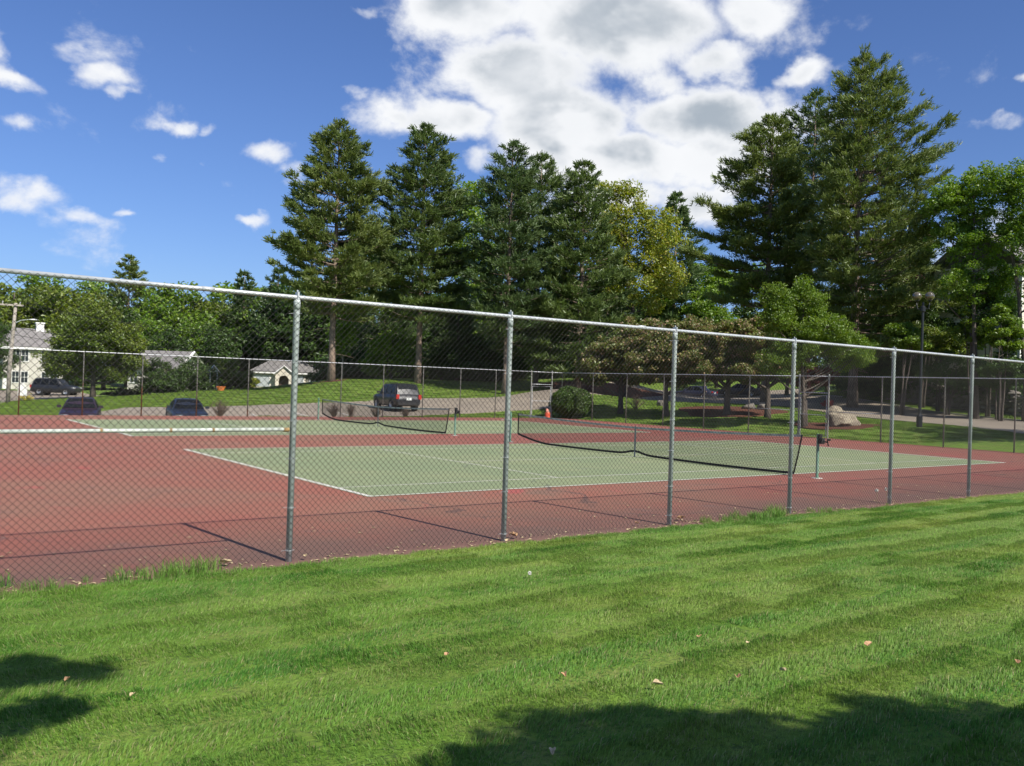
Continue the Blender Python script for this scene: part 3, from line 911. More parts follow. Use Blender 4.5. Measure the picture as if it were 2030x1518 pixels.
# ------------------------------------------------------------------ houses
M_SIDE = mat('grey_clapboard', (.56, .53, .46), .8, var=.08, scale=1.5)
M_CREAM = mat('cream_stucco', (.66, .60, .48), .8, var=.12, scale=1.2)
M_WHITE = mat('white_trim', (.74, .73, .69), .6, var=.08, scale=3)
M_ROOF = mat('grey_shingle', (.23, .215, .20), .9, col2=(.15, .14, .135), scale=2.5, bump=.5, bscale=9)
M_PANE = mat('dark_window_pane', (.03, .04, .045), .1, spec=.8)
M_DOOR = mat('brown_door', (.09, .055, .035), .6)


def window(parent, x, z, w, h, y=0.0, mull=True, face='y', shut=False):
    b = MB(); t_ = .11
    for dx, dz, sx, sz in ((0, h / 2 + t_ / 2, w + 2 * t_, t_), (0, -h / 2 - t_ / 2, w + 2 * t_ + .1, t_), (-w / 2 - t_ / 2, 0, t_, h), (w / 2 + t_ / 2, 0, t_, h)):
        b.box((x + dx, y - .04, z + dz), (sx, .1, sz))
    if mull:
        b.box((x, y - .03, z), (w, .05, .05)); b.box((x, y - .033, z + h / 4 + .012), (.045, .05, h / 2 - .026)); b.box((x, y - .033, z - h / 4 - .012), (.045, .05, h / 2 - .026))
    f = b.build('window', M_WHITE, parent)
    MB().box((x, y - .005, z), (w - .004, .02, h - .004)).build('pane', M_PANE, f)
    return f


def prism(poly, y0, y1):
    """polygon in xz drawn from y0 to y1"""
    n_ = len(poly); V = [(x, y0, z) for x, z in poly] + [(x, y1, z) for x, z in poly]
    bm = bmesh.new(); vs = [bm.verts.new(v) for v in V]
    bm.faces.new(vs[:n_]); bm.faces.new(vs[n_:][::-1])
    for i in range(n_):
        j = (i + 1) % n_; bm.faces.new((vs[i], vs[n_ + i], vs[n_ + j], vs[j]))
    bmesh.ops.recalc_face_normals(bm, faces=bm.faces[:])
    return bm


def bmob(bm, name, m, parent=None):
    me = bpy.data.meshes.new(name); bm.to_mesh(me); bm.free(); return ob(name, me, m, parent)


def roof_slab(parent, pts, th=.18, m=None):
    """one roof plane from 3 or 4 corners, with thickness"""
    P = np.array(pts, float); nn = np.cross(P[1] - P[0], P[2] - P[0]); nn /= np.linalg.norm(nn)
    if nn[2] < 0:
        P = P[::-1]; nn = -nn
    n_ = len(P); bm = bmesh.new(); vs = [bm.verts.new(v) for v in np.vstack([P + nn * th, P])]
    bm.faces.new(vs[:n_]); bm.faces.new(vs[n_:][::-1])
    for i in range(n_):
        j = (i + 1) % n_; bm.faces.new((vs[i], vs[n_ + i], vs[n_ + j], vs[j]))
    bmesh.ops.recalc_face_normals(bm, faces=bm.faces[:])
    return bmob(bm, 'roof', m or M_ROOF, parent)


# two storey house at the left
h = thing('house', 'two storey grey clapboard house with white chimney behind the leaning utility pole', 'house', gp(62, 113, -.1), -math.atan2(*ray(62, 760)[:2]) + .12)
wl = bmob(prism([(-3.2, 0), (3.6, 0), (3.6, 5.5), (-3.2, 5.5)], 0, 8), 'wall', M_SIDE, h)
for x, z in ((-1.3, 1.75), (2.0, 1.75), (-1.3, 4.45), (1.9, 4.45)):
    for dx in ((-.5, .5) if x < 4 else (0,)):
        window(wl, x + dx, z, .72, 1.35)
roof_slab(h, [(-3.6, -.45, 5.42), (4.0, -.45, 5.42), (2.4, 4, 7.9), (-1.8, 4, 7.9)])
roof_slab(h, [(4.0, -.45, 5.42), (4.0, 8.45, 5.42), (2.4, 4, 7.9)]); roof_slab(h, [(-3.6, 8.45, 5.42), (-3.6, -.45, 5.42), (-1.8, 4, 7.9)])
roof_slab(h, [(4.0, 8.45, 5.42), (-3.6, 8.45, 5.42), (-1.8, 4, 7.9), (2.4, 4, 7.9)])
MB().box((.2, -.46, 5.38), (7.7, .1, .24)).build('fascia', M_WHITE, h)
MB().box((1.2, 3.6, 7.9), (.9, .9, 1.6)).box((1.2, 3.6, 8.78), (1.1, 1.1, .16)).build('chimney', M_WHITE, h)
MB().box((-2.65, -.03, 1.05), (.95, .08, 2.1)).build('door', M_WHITE, h)

# house whose roof shows above the shrubs
h = thing('house', 'low house with grey roof and thick white gable board above the shrubs', 'house', gp(300, 106, -.1), -math.atan2(*ray(300, 760)[:2]) - .5)
bmob(prism([(-3, 0), (3, 0), (3, 2.7), (-3, 2.7)], 0, 7), 'wall', M_SIDE, h)
g = bmob(prism([(0, 2.7), (7, 2.7), (3.5, 4.6)], -3.02, -3.0), 'gable', M_WHITE, h); g.rotation_euler = (0, 0, math.pi / 2)
roof_slab(h, [(-3.4, -.5, 2.55), (3.4, -.5, 2.55), (3.4, 3.5, 4.75), (-3.4, 3.5, 4.75)]); roof_slab(h, [(-3.4, 7.5, 2.55), (3.4, 7.5, 2.55), (3.4, 3.5, 4.75), (-3.4, 3.5, 4.75)])
b = MB()
for s_ in (1, -1):
    b.tube([(3.46, 3.5 - s_ * 4.05, 2.5), (3.46, 3.5, 4.82)], .19, 4)
b.build('gable_board', M_WHITE, h)
window(h, -2.2, 1.6, .9, 1.2)

# low cream building with the arched porch
h = thing('pavilion', 'low cream building with arched porch gable and grey hipped roof behind the mound', 'building', at(562, 772, 122), -math.atan2(*ray(562, 760)[:2])); h.scale = (.9, .9, .92)
zz = 0
x0, x1 = -4.6, 6.0
pw = [(x0, 0), (x1, 0), (x1, 2.45), (x0, 2.45)]
wl = bmob(prism(pw, 0, 6), 'wall', M_CREAM, h)
for xa, xw in ((-3.1, 2.0), (2.0, 1.7), (4.6, 1.7)):
    MB().box((xa, -.02, 1.12), (xw, .07, 1.5)).build('garage_door', mat('grey_panel_door', (.40, .43, .44), .6, var=.12, scale=2), wl)
    b = MB(); b.box((xa, -.03, 1.95), (xw + .3, .1, .16)); b.box((xa - xw / 2 - .075, -.03, 1.0), (.15, .1, 1.74)); b.box((xa + xw / 2 + .075, -.03, 1.0), (.15, .1, 1.74)); b.build('door_frame', M_WHITE, wl)
roof_slab(h, [(x0 - .4, -.5, 2.5), (x1 + .4, -.5, 2.5), (x1 - 2.4, 3, 4.1), (x0 + 2.4, 3, 4.1)]); roof_slab(h, [(x0 - .4, 6.5, 2.5), (x0 - .4, -.5, 2.5), (x0 + 2.4, 3, 4.1)])
roof_slab(h, [(x1 + .4, -.5, 2.5), (x1 + .4, 6.5, 2.5), (x1 - 2.4, 3, 4.1)]); roof_slab(h, [(x1 + .4, 6.5, 2.5), (x0 - .4, 6.5, 2.5), (x0 + 2.4, 3, 4.1), (x1 - 2.4, 3, 4.1)])
MB().box(((x0 + x1) / 2, -.52, 2.42), (x1 - x0 + .8, .08, .2)).build('fascia', M_WHITE, h)
arch = [(-1.25, 0), (-.72, 0), (-.72, 1.35)] + [(-.72 * math.cos(a), 1.35 + .72 * math.sin(a)) for a in np.linspace(.25, math.pi - .25, 8)] + [(.72, 1.35), (.72, 0), (1.25, 0), (1.25, 2.4), (0, 3.35), (-1.25, 2.4)]
p = bmob(prism(arch, -1.25, -1.0), 'porch_front', M_CREAM, h)
MB().box((0, -.02, 1.1), (1.4, .08, 2.2)).build('door', M_DOOR, h)
roof_slab(h, [(-1.45, -1.45, 2.28), (-1.45, 1.5, 2.28), (0, 1.5, 3.45), (0, -1.45, 3.45)], .12, M_ROOF); roof_slab(h, [(1.45, -1.45, 2.28), (1.45, 1.5, 2.28), (0, 1.5, 3.45), (0, -1.45, 3.45)], .12, M_ROOF)
b = MB(); b.tube([(-1.5, -1.48, 2.24), (0, -1.48, 3.46), (1.5, -1.48, 2.24)], .12, 4); b.build('gable_board', M_WHITE, h)

# house behind the twin globe lamp
hz = at(1868, 605, 92)[2]
h = thing('house', 'house with grey roof and white railing half hidden behind the twin globe lamp', 'house', gp(1868, 92, -.1), -math.atan2(*ray(1868, 760)[:2]) + .3)
gz = hz - float(h.location.z)
bmob(prism([(-3.5, 0), (3.0, 0), (3.0, gz + .2), (-3.5, gz + .2)], 0, 7), 'wall', M_SIDE, h)
roof_slab(h, [(-3.9, -.5, gz + .2), (3.4, -.5, gz + .2), (3.4, 3.5, gz + 2.2), (-3.9, 3.5, gz + 2.2)]); roof_slab(h, [(-3.9, 7.5, gz + .2), (3.4, 7.5, gz + .2), (3.4, 3.5, gz + 2.2), (-3.9, 3.5, gz + 2.2)])
MB().box((-.2, -.52, gz + .12), (7.2, .1, .2)).build('fascia', M_WHITE, h)
bmob(prism([(1.2, gz + .6), (2.9, gz + .6), (2.9, gz + 1.7), (2.05, gz + 2.2), (1.2, gz + 1.7)], -.1, 2.6), 'dormer', M_WHITE, h)
b = MB()
for x in np.arange(-3.4, 3.1, .9):
    b.box((x, -1.5, gz - 1.0), (.09, .09, 2.2))
b.box((-.2, -1.5, gz - .55), (6.5, .08, .09)); b.box((-.2, -1.5, gz - 1.3), (6.5, .08, .09)); b.build('porch_railing', M_WHITE, h)

# tall house at the right edge, clapboards built as stepped boards
cor = at(2019, 760, 60); gz = H1(cor)
h = thing('house', 'tall pale clapboard house at the right edge behind the maples', 'house', (cor[0], cor[1], gz - .1), 0.0)
ht = at(2019, 520, 60)[2] - gz + .1
HD = 6.0
wl = bmob(prism([(0, 0), (9, 0), (9, ht), (0, ht)], 0, HD), 'wall', M_CREAM, h)
b = MB(); bh = .16
for i in range(int(ht / bh)):
    z = i * bh
    b.add([(0.12, -.012, z + bh), (9, -.012, z + bh), (9, -.035, z), (0.12, -.035, z)], np.array([[0, 3, 2, 1]])); b.add([(0.12, -.035, z), (9, -.035, z), (9, .0, z), (0.12, .0, z)], np.array([[0, 3, 2, 1]]))
    b.add([(-.012, .12, z + bh), (-.012, HD, z + bh), (-.035, HD, z), (-.035, .12, z)], np.array([[0, 1, 2, 3]]))
b.build('clapboards', M_CREAM, wl, kind='stuff')
MB().box((.03, .03, ht / 2), (.18, .18, ht)).build('corner_board', M_WHITE, h)
gb = bmob(prism([(0, ht), (HD, ht), (HD / 2, ht + 2.4)], -.02, .0), 'gable', mat('dark_gable_wall', (.13, .12, .10), .9, var=.3, scale=3), h); gb.rotation_euler = (0, 0, math.pi / 2)  # gable end darker than the cream walls below
roof_slab(h, [(-.5, -.6, ht - .45), (9.4, -.6, ht - .45), (9.4, HD / 2, ht + 2.45), (-.5, HD / 2, ht + 2.45)]); roof_slab(h, [(-.5, HD + .6, ht - .45), (9.4, HD + .6, ht - .45), (9.4, HD / 2, ht + 2.45), (-.5, HD / 2, ht + 2.45)])
for yy in (1.6, 4.3):
    for z in (ht - 1.6, ht - 4.6):
        w = window(wl, -yy, z, 1.0, 1.5); w.rotation_euler = (0, 0, -math.pi / 2)
        w.location = (-.02, 0, 0)

# ------------------------------------------------------------------ utility pole, wires, street lamps, sign
M_WOODP = mat('weathered_pole_wood', (.36, .32, .27), .9, col2=(.25, .22, .185), scale=5)
pb = gp(20, 71, -.1)
t = thing('utility_pole', 'weathered wooden utility pole with crossarm and street light arm at the left edge', 'utility pole', pb, -math.atan2(*ray(20, 760)[:2]))
ph = at(24, 600, 71)[2] - pb[2]
b = MB(); b.tube([(-.12, 0, 0), (-.06, 0, ph * .4), (.08, 0, ph * .7), (.22, 0, ph)], [.17, .16, .14, .12], 10); b.build('pole', M_WOODP, t, smooth=True)
b = MB(); b.box((-.35, -.16, ph - .18), (2.2, .11, .13)); b.build('crossarm', M_WOODP, t)
b = MB()
for x in (-1.3, -.7, .5):
    b.lathe([(.001, .22), (.05, .2), (.055, .1), (.03, .0)], 8, (x, -.16, ph - .11))
b.build('insulator', mat('grey_ceramic', (.5, .5, .48), .3), t)
b = MB(); b.tube([(.15, 0, ph - 1.62), (.6, -.1, ph - 1.35), (1.2, -.2, ph - 1.25)], .03, 6); b.build('lamp_arm', M_POST, t)
b = MB(); b.lathe([(.001, .09), (.09, .07), (.15, 0), (.001, -.05)], 12); v = np.concatenate(b.V) * [2.2, 1, 1] + [1.5, -.22, ph - 1.27]; mk('lamp_head', v, np.concatenate(b.Q), mat('pale_lamp_metal', (.6, .61, .6), .4), t)
top = np.array(pb)
R0 = -math.atan2(*ray(20, 760)[:2])
def loc2w(x, y, z):
    return pb + np.array([x * math.cos(R0) - y * math.sin(R0), x * math.sin(R0) + y * math.cos(R0), z])
for i, (x, z, ex, ey) in enumerate(((-1.3, ph + .1, 640, 655), (.5, ph + .1, 640, 668), (.1, ph - 1.9, 640, 690), (.1, ph - 2.5, 640, 702))):
    A = loc2w(x, -.16, z); B = at(ex, ey, 98)
    P = np.array([A + (B - A) * s_ - np.array([0, 0, 1.0 * 4 * s_ * (1 - s_)]) for s_ in np.linspace(0, 1, 14)])
    o = MB().tube(P, .016, 4).build('power_line', M_TRIM)
    tag(o, ['highest power line running right from the utility pole', 'second highest power line from the utility pole crossarm', 'upper telephone line below the pole crossarm', 'lowest telephone line crossing above the shrubs'][i], 'cable')

M_BLACK = mat('black_painted_iron', (.012, .013, .014), .4)
M_GLOBE = mat('amber_tinted_globe', (.085, .07, .035), .06, spec=1.0, coat=.6)


def lamp(label, base, height, s=1.0):
    t = thing('street_lamp', label, 'street lamp', base, -math.atan2(base[0] - CX, base[1] - CY), 'twin globe street lamps')
    b = MB(); b.lathe([(.001, -.1), (.15 * s, -.1), (.15 * s, .55), (.11 * s, .62), (.075 * s, .7), (.062 * s, height - .9), (.12 * s, height - .85), (.12 * s, height - .62), (.05 * s, height - .55), (.05 * s, height - .38), (.001, height - .36)], 12)
    b.build('lamp_pole', M_BLACK, t, smooth=False)
    for sx in (-1, 1):
        b = MB(); b.tube([(0, 0, height - .75), (sx * .25 * s, 0, height - .72), (sx * .3 * s, 0, height - .5), (sx * .3 * s, 0, height - .36)], .035 * s, 6)
        b.lathe([(.05 * s, -.36), (.12 * s, -.3), (.12 * s, -.26)], 10, (sx * .3 * s, 0, height)); a_ = b.build('lamp_arm', M_BLACK, t)
        r = .235 * s
        b = MB(); b.lathe([(r * math.sin(x) + .0005, height - .08 * s - r * math.cos(x)) for x in np.linspace(0, math.pi, 12)], 18, (sx * .3 * s, 0, 0)); b.build('globe', M_GLOBE, a_, smooth=True)
    return t


lb = gp(1825, 46, -.02); lamp('black twin globe street lamp standing on the grass before the road at the right', lb, at(1825, 584, 46)[2] - lb[2])
lb = gp(1240, 79, -.02); lamp('smaller looking twin globe street lamp half hidden behind the pinkish cherry tree', lb, at(1240, 622, 79)[2] - lb[2])

sb = gp(45, 75, -.05)
t = thing('notice_board', 'white house shaped notice board on two legs beside the utility pole', 'sign', sb, -math.atan2(*ray(45, 760)[:2]))
bmob(prism([(-.34, .5), (.34, .5), (.34, 1.25), (0, 1.62), (-.34, 1.25)], 0, .12), 'board', M_WHITE, t)
for sx in (-1, 1):
    MB().box((sx * .24, .06, .25), (.1, .1, .6)).build('leg', M_WHITE, t)

# garden arbour and orange tub on the lawn crest
ab = gp(421, 84, -.05)
t = thing('garden_arbour', 'small white slatted garden arbour frame among the shrubs', 'arbour', ab, -math.atan2(*ray(421, 760)[:2]) + .5)
ah = 1.9
for sx in (-.25, .45):
    MB().box((sx, 0, ah / 2), (.09, .09, ah)).build('post', M_WHITE, t)
b = MB(); b.tube([(-.45, 0, ah - .1), (.1, 0, ah + .55), (.75, 0, ah - .15)], .06, 4); b.build('gable_board', M_WHITE, t)
for i in range(4):
    MB().box((.1, 0, ah - .05 + i * .13), (.75 - i * .2, .04, .05)).build('slat', M_WHITE, t)
ob_ = gp(438, 79, .02)
t = thing('plant_tub', 'wide low orange plastic tub on the grass in front of the shrubs', 'tub', ob_, .4)
b = MB(); b.lathe([(.001, .0), (.26, .0), (.38, .34), (.41, .35), (.41, .37), (.37, .37), (.25, .05), (.001, .05)], 16); b.build('tub_body', mat('orange_tub_plastic', (.75, .22, .06), .5), t)
for sx in (-1, 1):
    MB().tube([(sx * .40, -.1, .33), (sx * .47, -.08, .3), (sx * .47, .08, .3), (sx * .40, .1, .33)], .02, 5).build('handle', MATS['orange_tub_plastic'], t)

# ------------------------------------------------------------------ boulder and dry stone wall
def rock(rx, ry, rz, seed, sub=3, rough=.22):
    r = np.random.default_rng(seed); bm = bmesh.new(); bmesh.ops.create_icosphere(bm, subdivisions=sub, radius=1)
    P = np.array([v.co[:] for v in bm.verts]); d = np.ones(len(P))
    for f in range(3):
        for _ in range(6):
            ax = r.normal(size=3); ax /= np.linalg.norm(ax); s_ = P @ ax; fr = 2.2 * 1.9 ** f
            d += rough / (1.7 ** f) * .42 * np.sin(fr * s_ * 2 + r.uniform(0, 6)) * r.uniform(.3, 1)
    for _ in range(7):
        ax = r.normal(size=3); ax /= np.linalg.norm(ax); lim = r.uniform(.62, .9); s_ = (P * d[:, None]) @ ax; d = np.where(s_ > lim, d * lim / np.maximum(s_, 1e-3), d)
    Q = P * d[:, None] * [rx, ry, rz]
    fc = np.array([[v.index for v in f.verts] for f in bm.faces]); bm.free()
    return Q, fc


def m_rock(t, pos):
    a = t.mix(t.ramp(t.noise(pos, 3, 5, .7), .38, .62), (.36, .31, .22), (.19, .15, .11))
    return t.mix(t.ramp(t.noise(pos, 7, 5, .75), .52, .62), a, (.14, .11, .08))


M_ROCK = mat('mottled_boulder', (0, 0, 0), .9, build=m_rock, bump=1.0, bscale=14)
Q, fc = rock(.84, .66, .64, 5, 4, .3)
bb = gp(1665, 48.2)
o = mk('boulder', Q, fc, M_ROCK, smooth=True); o.location = bb + [0, 0, .37]; o.rotation_euler = (0, 0, -.6)
tag(o, 'big pale mottled boulder sitting on a ring of red mulch', 'boulder')

M_WALL = mat('dark_fieldstone', (.13, .12, .105), .9, col2=(.24, .21, .17), scale=1.2, bump=.9, bscale=9)
wp = np.array([at(p, 760, d)[:2] for p, d in ((1765, 69), (1830, 65.5), (1900, 62.5), (1970, 60), (2045, 57.5), (2120, 55))])
WL = np.concatenate([[0], np.cumsum(np.linalg.norm(np.diff(wp, axis=0), axis=1))])
t = thing('stone_wall', 'dark fieldstone retaining wall beyond the road at the right', 'wall', (wp[0][0], wp[0][1], H1(wp[0])))
base = np.array(t.location)
cur = 0.0; stones = [rock(.5, .5, .5, 50 + i, 2, .42) for i in range(9)]; ms = []
for i, (v, f) in enumerate(stones):
    q_ = mk('stone', v * 2, f, M_WALL, smooth=True); ms.append(q_.data); bpy.data.objects.remove(q_)
lv = 0.0; r = np.random.default_rng(3); row = 0
while lv < 1.5:
    rh = r.uniform(.2, .38); s_ = r.uniform(-.3, 0)
    while s_ < WL[-1]:
        wd = r.uniform(.28, .95); c_ = min(max(s_ + wd / 2, 0), WL[-1])
        x = np.interp(c_, WL, wp[:, 0]); y = np.interp(c_, WL, wp[:, 1])
        if not (lv > 1.0 and r.random() < .25):
            st_ = ob('stone', ms[r.integers(9)], None, t)
            st_.location = (x - base[0], y - base[1] + lv * .12, H1((x, y)) - base[2] + lv + rh / 2 - .05)
            dv = wp[-1] - wp[0]; st_.rotation_euler = (r.uniform(-.1, .1), r.uniform(-.1, .1), math.atan2(dv[1], dv[0]) + r.uniform(-.15, .15))
            st_.scale = (wd * .54, r.uniform(.3, .45), rh * .62)
        s_ += wd
    lv += rh * .93; row += 1
for i, (px, d) in enumerate(((1488, 59), (1512, 58.5), (1312, 64))):
    Q, fc = rock(.55 - .1 * i, .4, .32, 70 + i, 3, .3); p_ = gp(px, d)
    o = mk('rock', Q, fc, M_WALL, smooth=True); o.location = p_ + [0, 0, .15]
    tag(o, ['dark rock on the mulch right of the thick cherry trunk', 'flatter grey rock near the right hand walk gate', 'small dark rock at the foot of a shaded cherry'][i], 'rock')

# ------------------------------------------------------------------ person between the parked cars
def person(label, loc, rz):
    t = thing('person', label, 'person', loc, rz)
    J = [(0, 0, .93, .13), (0, .01, 1.15, .135), (0, .02, 1.36, .15), (0, .03, 1.46, .065), (0, .05, 1.55, .075), (0, .05, 1.64, .09), (0, .045, 1.71, .06)]
    E_ = [(0, 1), (1, 2), (2, 3), (3, 4), (4, 5), (5, 6)]
    for s_, lf, af in ((1, .16, -.12), (-1, -.18, .16)):
        n0 = len(J)
        J += [(s_ * .1, 0, .86, .1), (s_ * .1, lf * .45, .5, .068), (s_ * .1, lf, .1, .05), (s_ * .1, lf + .12, .05, .04)]
        E_ += [(0, n0), (n0, n0 + 1), (n0 + 1, n0 + 2), (n0 + 2, n0 + 3)]
        n1_ = len(J)
        J += [(s_ * .19, .02, 1.38, .065), (s_ * .24, af * .5, 1.12, .05), (s_ * .24, af + .08, .9, .037), (s_ * .235, af + .12, .8, .035)]
        E_ += [(2, n1_), (n1_, n1_ + 1), (n1_ + 1, n1_ + 2), (n1_ + 2, n1_ + 3)]
    me = bpy.data.meshes.new('body'); me.from_pydata([j[:3] for j in J], E_, [])
    o = ob('body', me, None, t)
    md = o.modifiers.new('skin', 'SKIN'); o.modifiers.new('sub', 'SUBSURF').levels = 1
    for i, j in enumerate(J):
        me.skin_vertices[0].data[i].radius = (j[3], j[3] * .85)
    me.skin_vertices[0].data[0].use_root = True
    bpy.context.view_layer.update()
    m2 = bpy.data.meshes.new_from_object(o.evaluated_get(bpy.context.evaluated_depsgraph_get()))
    o.modifiers.clear(); o.data = m2
    mats = [mat('skin', (.42, .26, .18), .6), mat('navy_cloth', (.035, .035, .10), .9), mat('dark_trousers', (.015, .016, .03), .9), mat('white_shoe', (.7, .7, .68), .7)]
    m2.materials.clear()
    for m_ in mats:
        m2.materials.append(m_)
    for p_ in m2.polygons:
        c_ = p_.center; p_.use_smooth = True
        p_.material_index = 0 if c_.z > 1.47 or (abs(c_.x) > .2 and c_.z < .92) else (1 if c_.z > .92 else (2 if c_.z > .11 else 3))
    b = MB(); b.lathe([(.105 * math.sin(x) + .0005, -.115 * math.cos(x)) for x in np.linspace(.9, math.pi, 7)], 12, (0, .03, 1.655)); b.build('hair', mat('dark_hair', (.02, .015, .012), .8), t, smooth=True)
    return t


person('person in navy top and dark trousers with white shoes walking beside the parked cars', G3(1397, 94), head(1397) - 2.2)

# ------------------------------------------------------------------ trees
def m_bark(c1, c2):
    def f(t, pos):
        st = t.vm('MULTIPLY', pos, (1, 1, .25))
        return t.mix(t.ramp(t.noise(st, 9, 4, .7), .38, .62), c1, c2)
    return f


M_PBARK = mat('pine_bark', (0, 0, 0), .95, build=m_bark((.27, .20, .15), (.13, .095, .075)), bump=1.0, bscale=12)
M_BARK = mat('grey_bark', (0, 0, 0), .95, build=m_bark((.13, .105, .085), (.07, .055, .045)), bump=.8, bscale=14)
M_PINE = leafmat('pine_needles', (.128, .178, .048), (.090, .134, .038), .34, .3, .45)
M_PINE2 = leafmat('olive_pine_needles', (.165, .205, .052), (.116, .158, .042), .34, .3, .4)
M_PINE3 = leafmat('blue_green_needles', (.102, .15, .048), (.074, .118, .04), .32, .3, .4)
M_SPRING = leafmat('spring_leaves', (.18, .275, .03), (.125, .21, .024), .42, .28, .5)
M_WOOD = leafmat('woodland_leaves', (.160, .205, .028), (.105, .150, .022), .36, .28, .16)
M_YELL = leafmat('yellow_green_leaves', (.29, .335, .045), (.21, .27, .036), .42, .25, .5, (.32, .27, .05))
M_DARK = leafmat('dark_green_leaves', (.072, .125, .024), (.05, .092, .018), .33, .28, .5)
M_CHERRY = leafmat('fading_cherry_leaves', (.165, .185, .045), (.11, .15, .032), .38, .3, 1.2, (.38, .25, .16))
M_REDL = leafmat('dark_red_leaves', (.10, .022, .022), (.06, .016, .018), .35, .3, 1.0)
M_CRAB = leafmat('bright_shrub_leaves', (.165, .245, .026), (.12, .19, .02), .42, .25, .9)
M_CLIP = leafmat('clipped_leaves', (.075, .13, .02), (.055, .10, .016), .3, .25, 1.2)
M_HEDGE = leafmat('brownish_hedge_leaves', (.07, .075, .03), (.05, .06, .022), .3, .3, 1.5)


def unit(v):
    return v / (np.linalg.norm(v, axis=-1, keepdims=True) + 1e-9)


def leaves(P, ln, wd, r, up=.5, droop=0.0):
    """one rhombic leaf per point"""
    n = len(P)
    nrm = unit(r.normal(size=(n, 3)) + np.array([0, 0, up * 1.6]))
    t = unit(np.cross(nrm, r.normal(size=(n, 3)))); s_ = np.cross(nrm, t)
    L = ln * r.uniform(.6, 1.3, (n, 1)); Wd = wd * r.uniform(.6, 1.3, (n, 1))
    V = np.stack([P - t * L * .5, P + s_ * Wd * .5 + nrm * Wd * .12, P + t * L * .5 - nrm * L * .1, P - s_ * Wd * .5 + nrm * Wd * .12], 1).reshape(-1, 3)
    return V, np.arange(4 * n).reshape(n, 4)


def leaf_tree(name, label, cat, loc, lobes, leaf, nleaf, lm, trunk_r, seed, clump=.75, group=None, stems=1, bark=None, flat=.6, limbs=16, up=.5, spread=.25, lean=(0, 0), bare=.0, rz=0.0):
    """lobes: (x, y, centre height, radius, half height, weight); stems grow to the clumps of leaves"""
    r = np.random.default_rng(seed)
    t = thing(name, label, cat, loc, rz, group)
    wt = np.array([l[5] for l in lobes], float); wt /= wt.sum()
    Cc = []; Rc = []
    vol = sum(l[3] ** 2 * l[4] for l in lobes)
    nc = int(np.clip(1.9 * vol / clump ** 3, 14, 420))
    for l, w_ in zip(lobes, wt):
        m_ = max(4, int(nc * w_)); d = unit(r.normal(size=(m_, 3))); rad = r.uniform(0, 1, (m_, 1)) ** (1 / 2.6)
        q = d * rad
        Cc.append(q * [l[3], l[3], l[4]] * (1 + r.normal(0, .09, (m_, 1))) + [l[0], l[1], l[2]]); Rc.append(clump * r.uniform(.55, 1.35, m_))
    Cc = np.concatenate(Cc); Rc = np.concatenate(Rc)
    pw = Rc ** 2; pw /= pw.sum()
    idx = r.choice(len(Cc), nleaf, p=pw)
    d = unit(r.normal(size=(nleaf, 3))) * r.uniform(.15, 1, (nleaf, 1)) ** .55
    P = Cc[idx] + d * Rc[idx][:, None] * [1, 1, flat]
    P = P[P[:, 2] > .12]
    V, Fq = leaves(P, leaf, leaf * .62, r, up)
    mk('crown', V, Fq, lm, t)
    top = max(l[2] + l[4] * .5 for l in lobes); lowest = min(l[2] - l[4] for l in lobes)
    mb = MB()
    order = np.argsort(-Rc + r.uniform(0, .5, len(Rc)))[:limbs * 3]
    for s_ in range(stems):
        a = 2 * math.pi * s_ / max(stems, 1) + r.uniform(0, 1)
        o0 = np.array([math.cos(a), math.sin(a), 0]) * (trunk_r * 1.6 if stems > 1 else 0)
        tip = np.array([lobes[s_ % len(lobes)][0] * .6 + lean[0], lobes[s_ % len(lobes)][1] * .6 + lean[1], top]) + o0 * 5
        ts = np.linspace(0, 1, 9)
        tp = o0[None] + (tip - o0)[None] * np.stack([ts ** 1.5, ts ** 1.5, ts], 1) + np.cumsum(r.normal(0, .012 * top, (9, 3)) * [1, 1, 0], 0) * ts[:, None]
        tp[0, 2] = -.25
        rr = trunk_r * (1 - .82 * ts) * np.where(ts == 0, 1.35, 1)
        mb.tube(tp, rr, 9)
        for q in order[s_::stems][:limbs]:
            c = Cc[q]; dist = np.hypot(*(c[:2] - o0[:2])); zs = np.clip(c[2] - dist * r.uniform(.5, 1.0), max(.18 * top, lowest * .6), top * .92)
            f = zs / top
            st_ = np.array([np.interp(f, ts, tp[:, i]) for i in range(3)]); u_ = np.linspace(0, 1, 6)[:, None]
            mid = (st_ + c) / 2 + np.array([0, 0, -.12 * dist]) + r.normal(0, .06 * dist + .02, 3)
            B = st_ * (1 - u_) ** 2 + 2 * mid * u_ * (1 - u_) + c * u_ ** 2
            r0 = trunk_r * (.55 - .4 * f)
            mb.tube(B, np.linspace(r0, max(.008, r0 * .18), 6), 5, False)
    mb.build('trunk', bark or M_BARK, t, smooth=True)
    return t


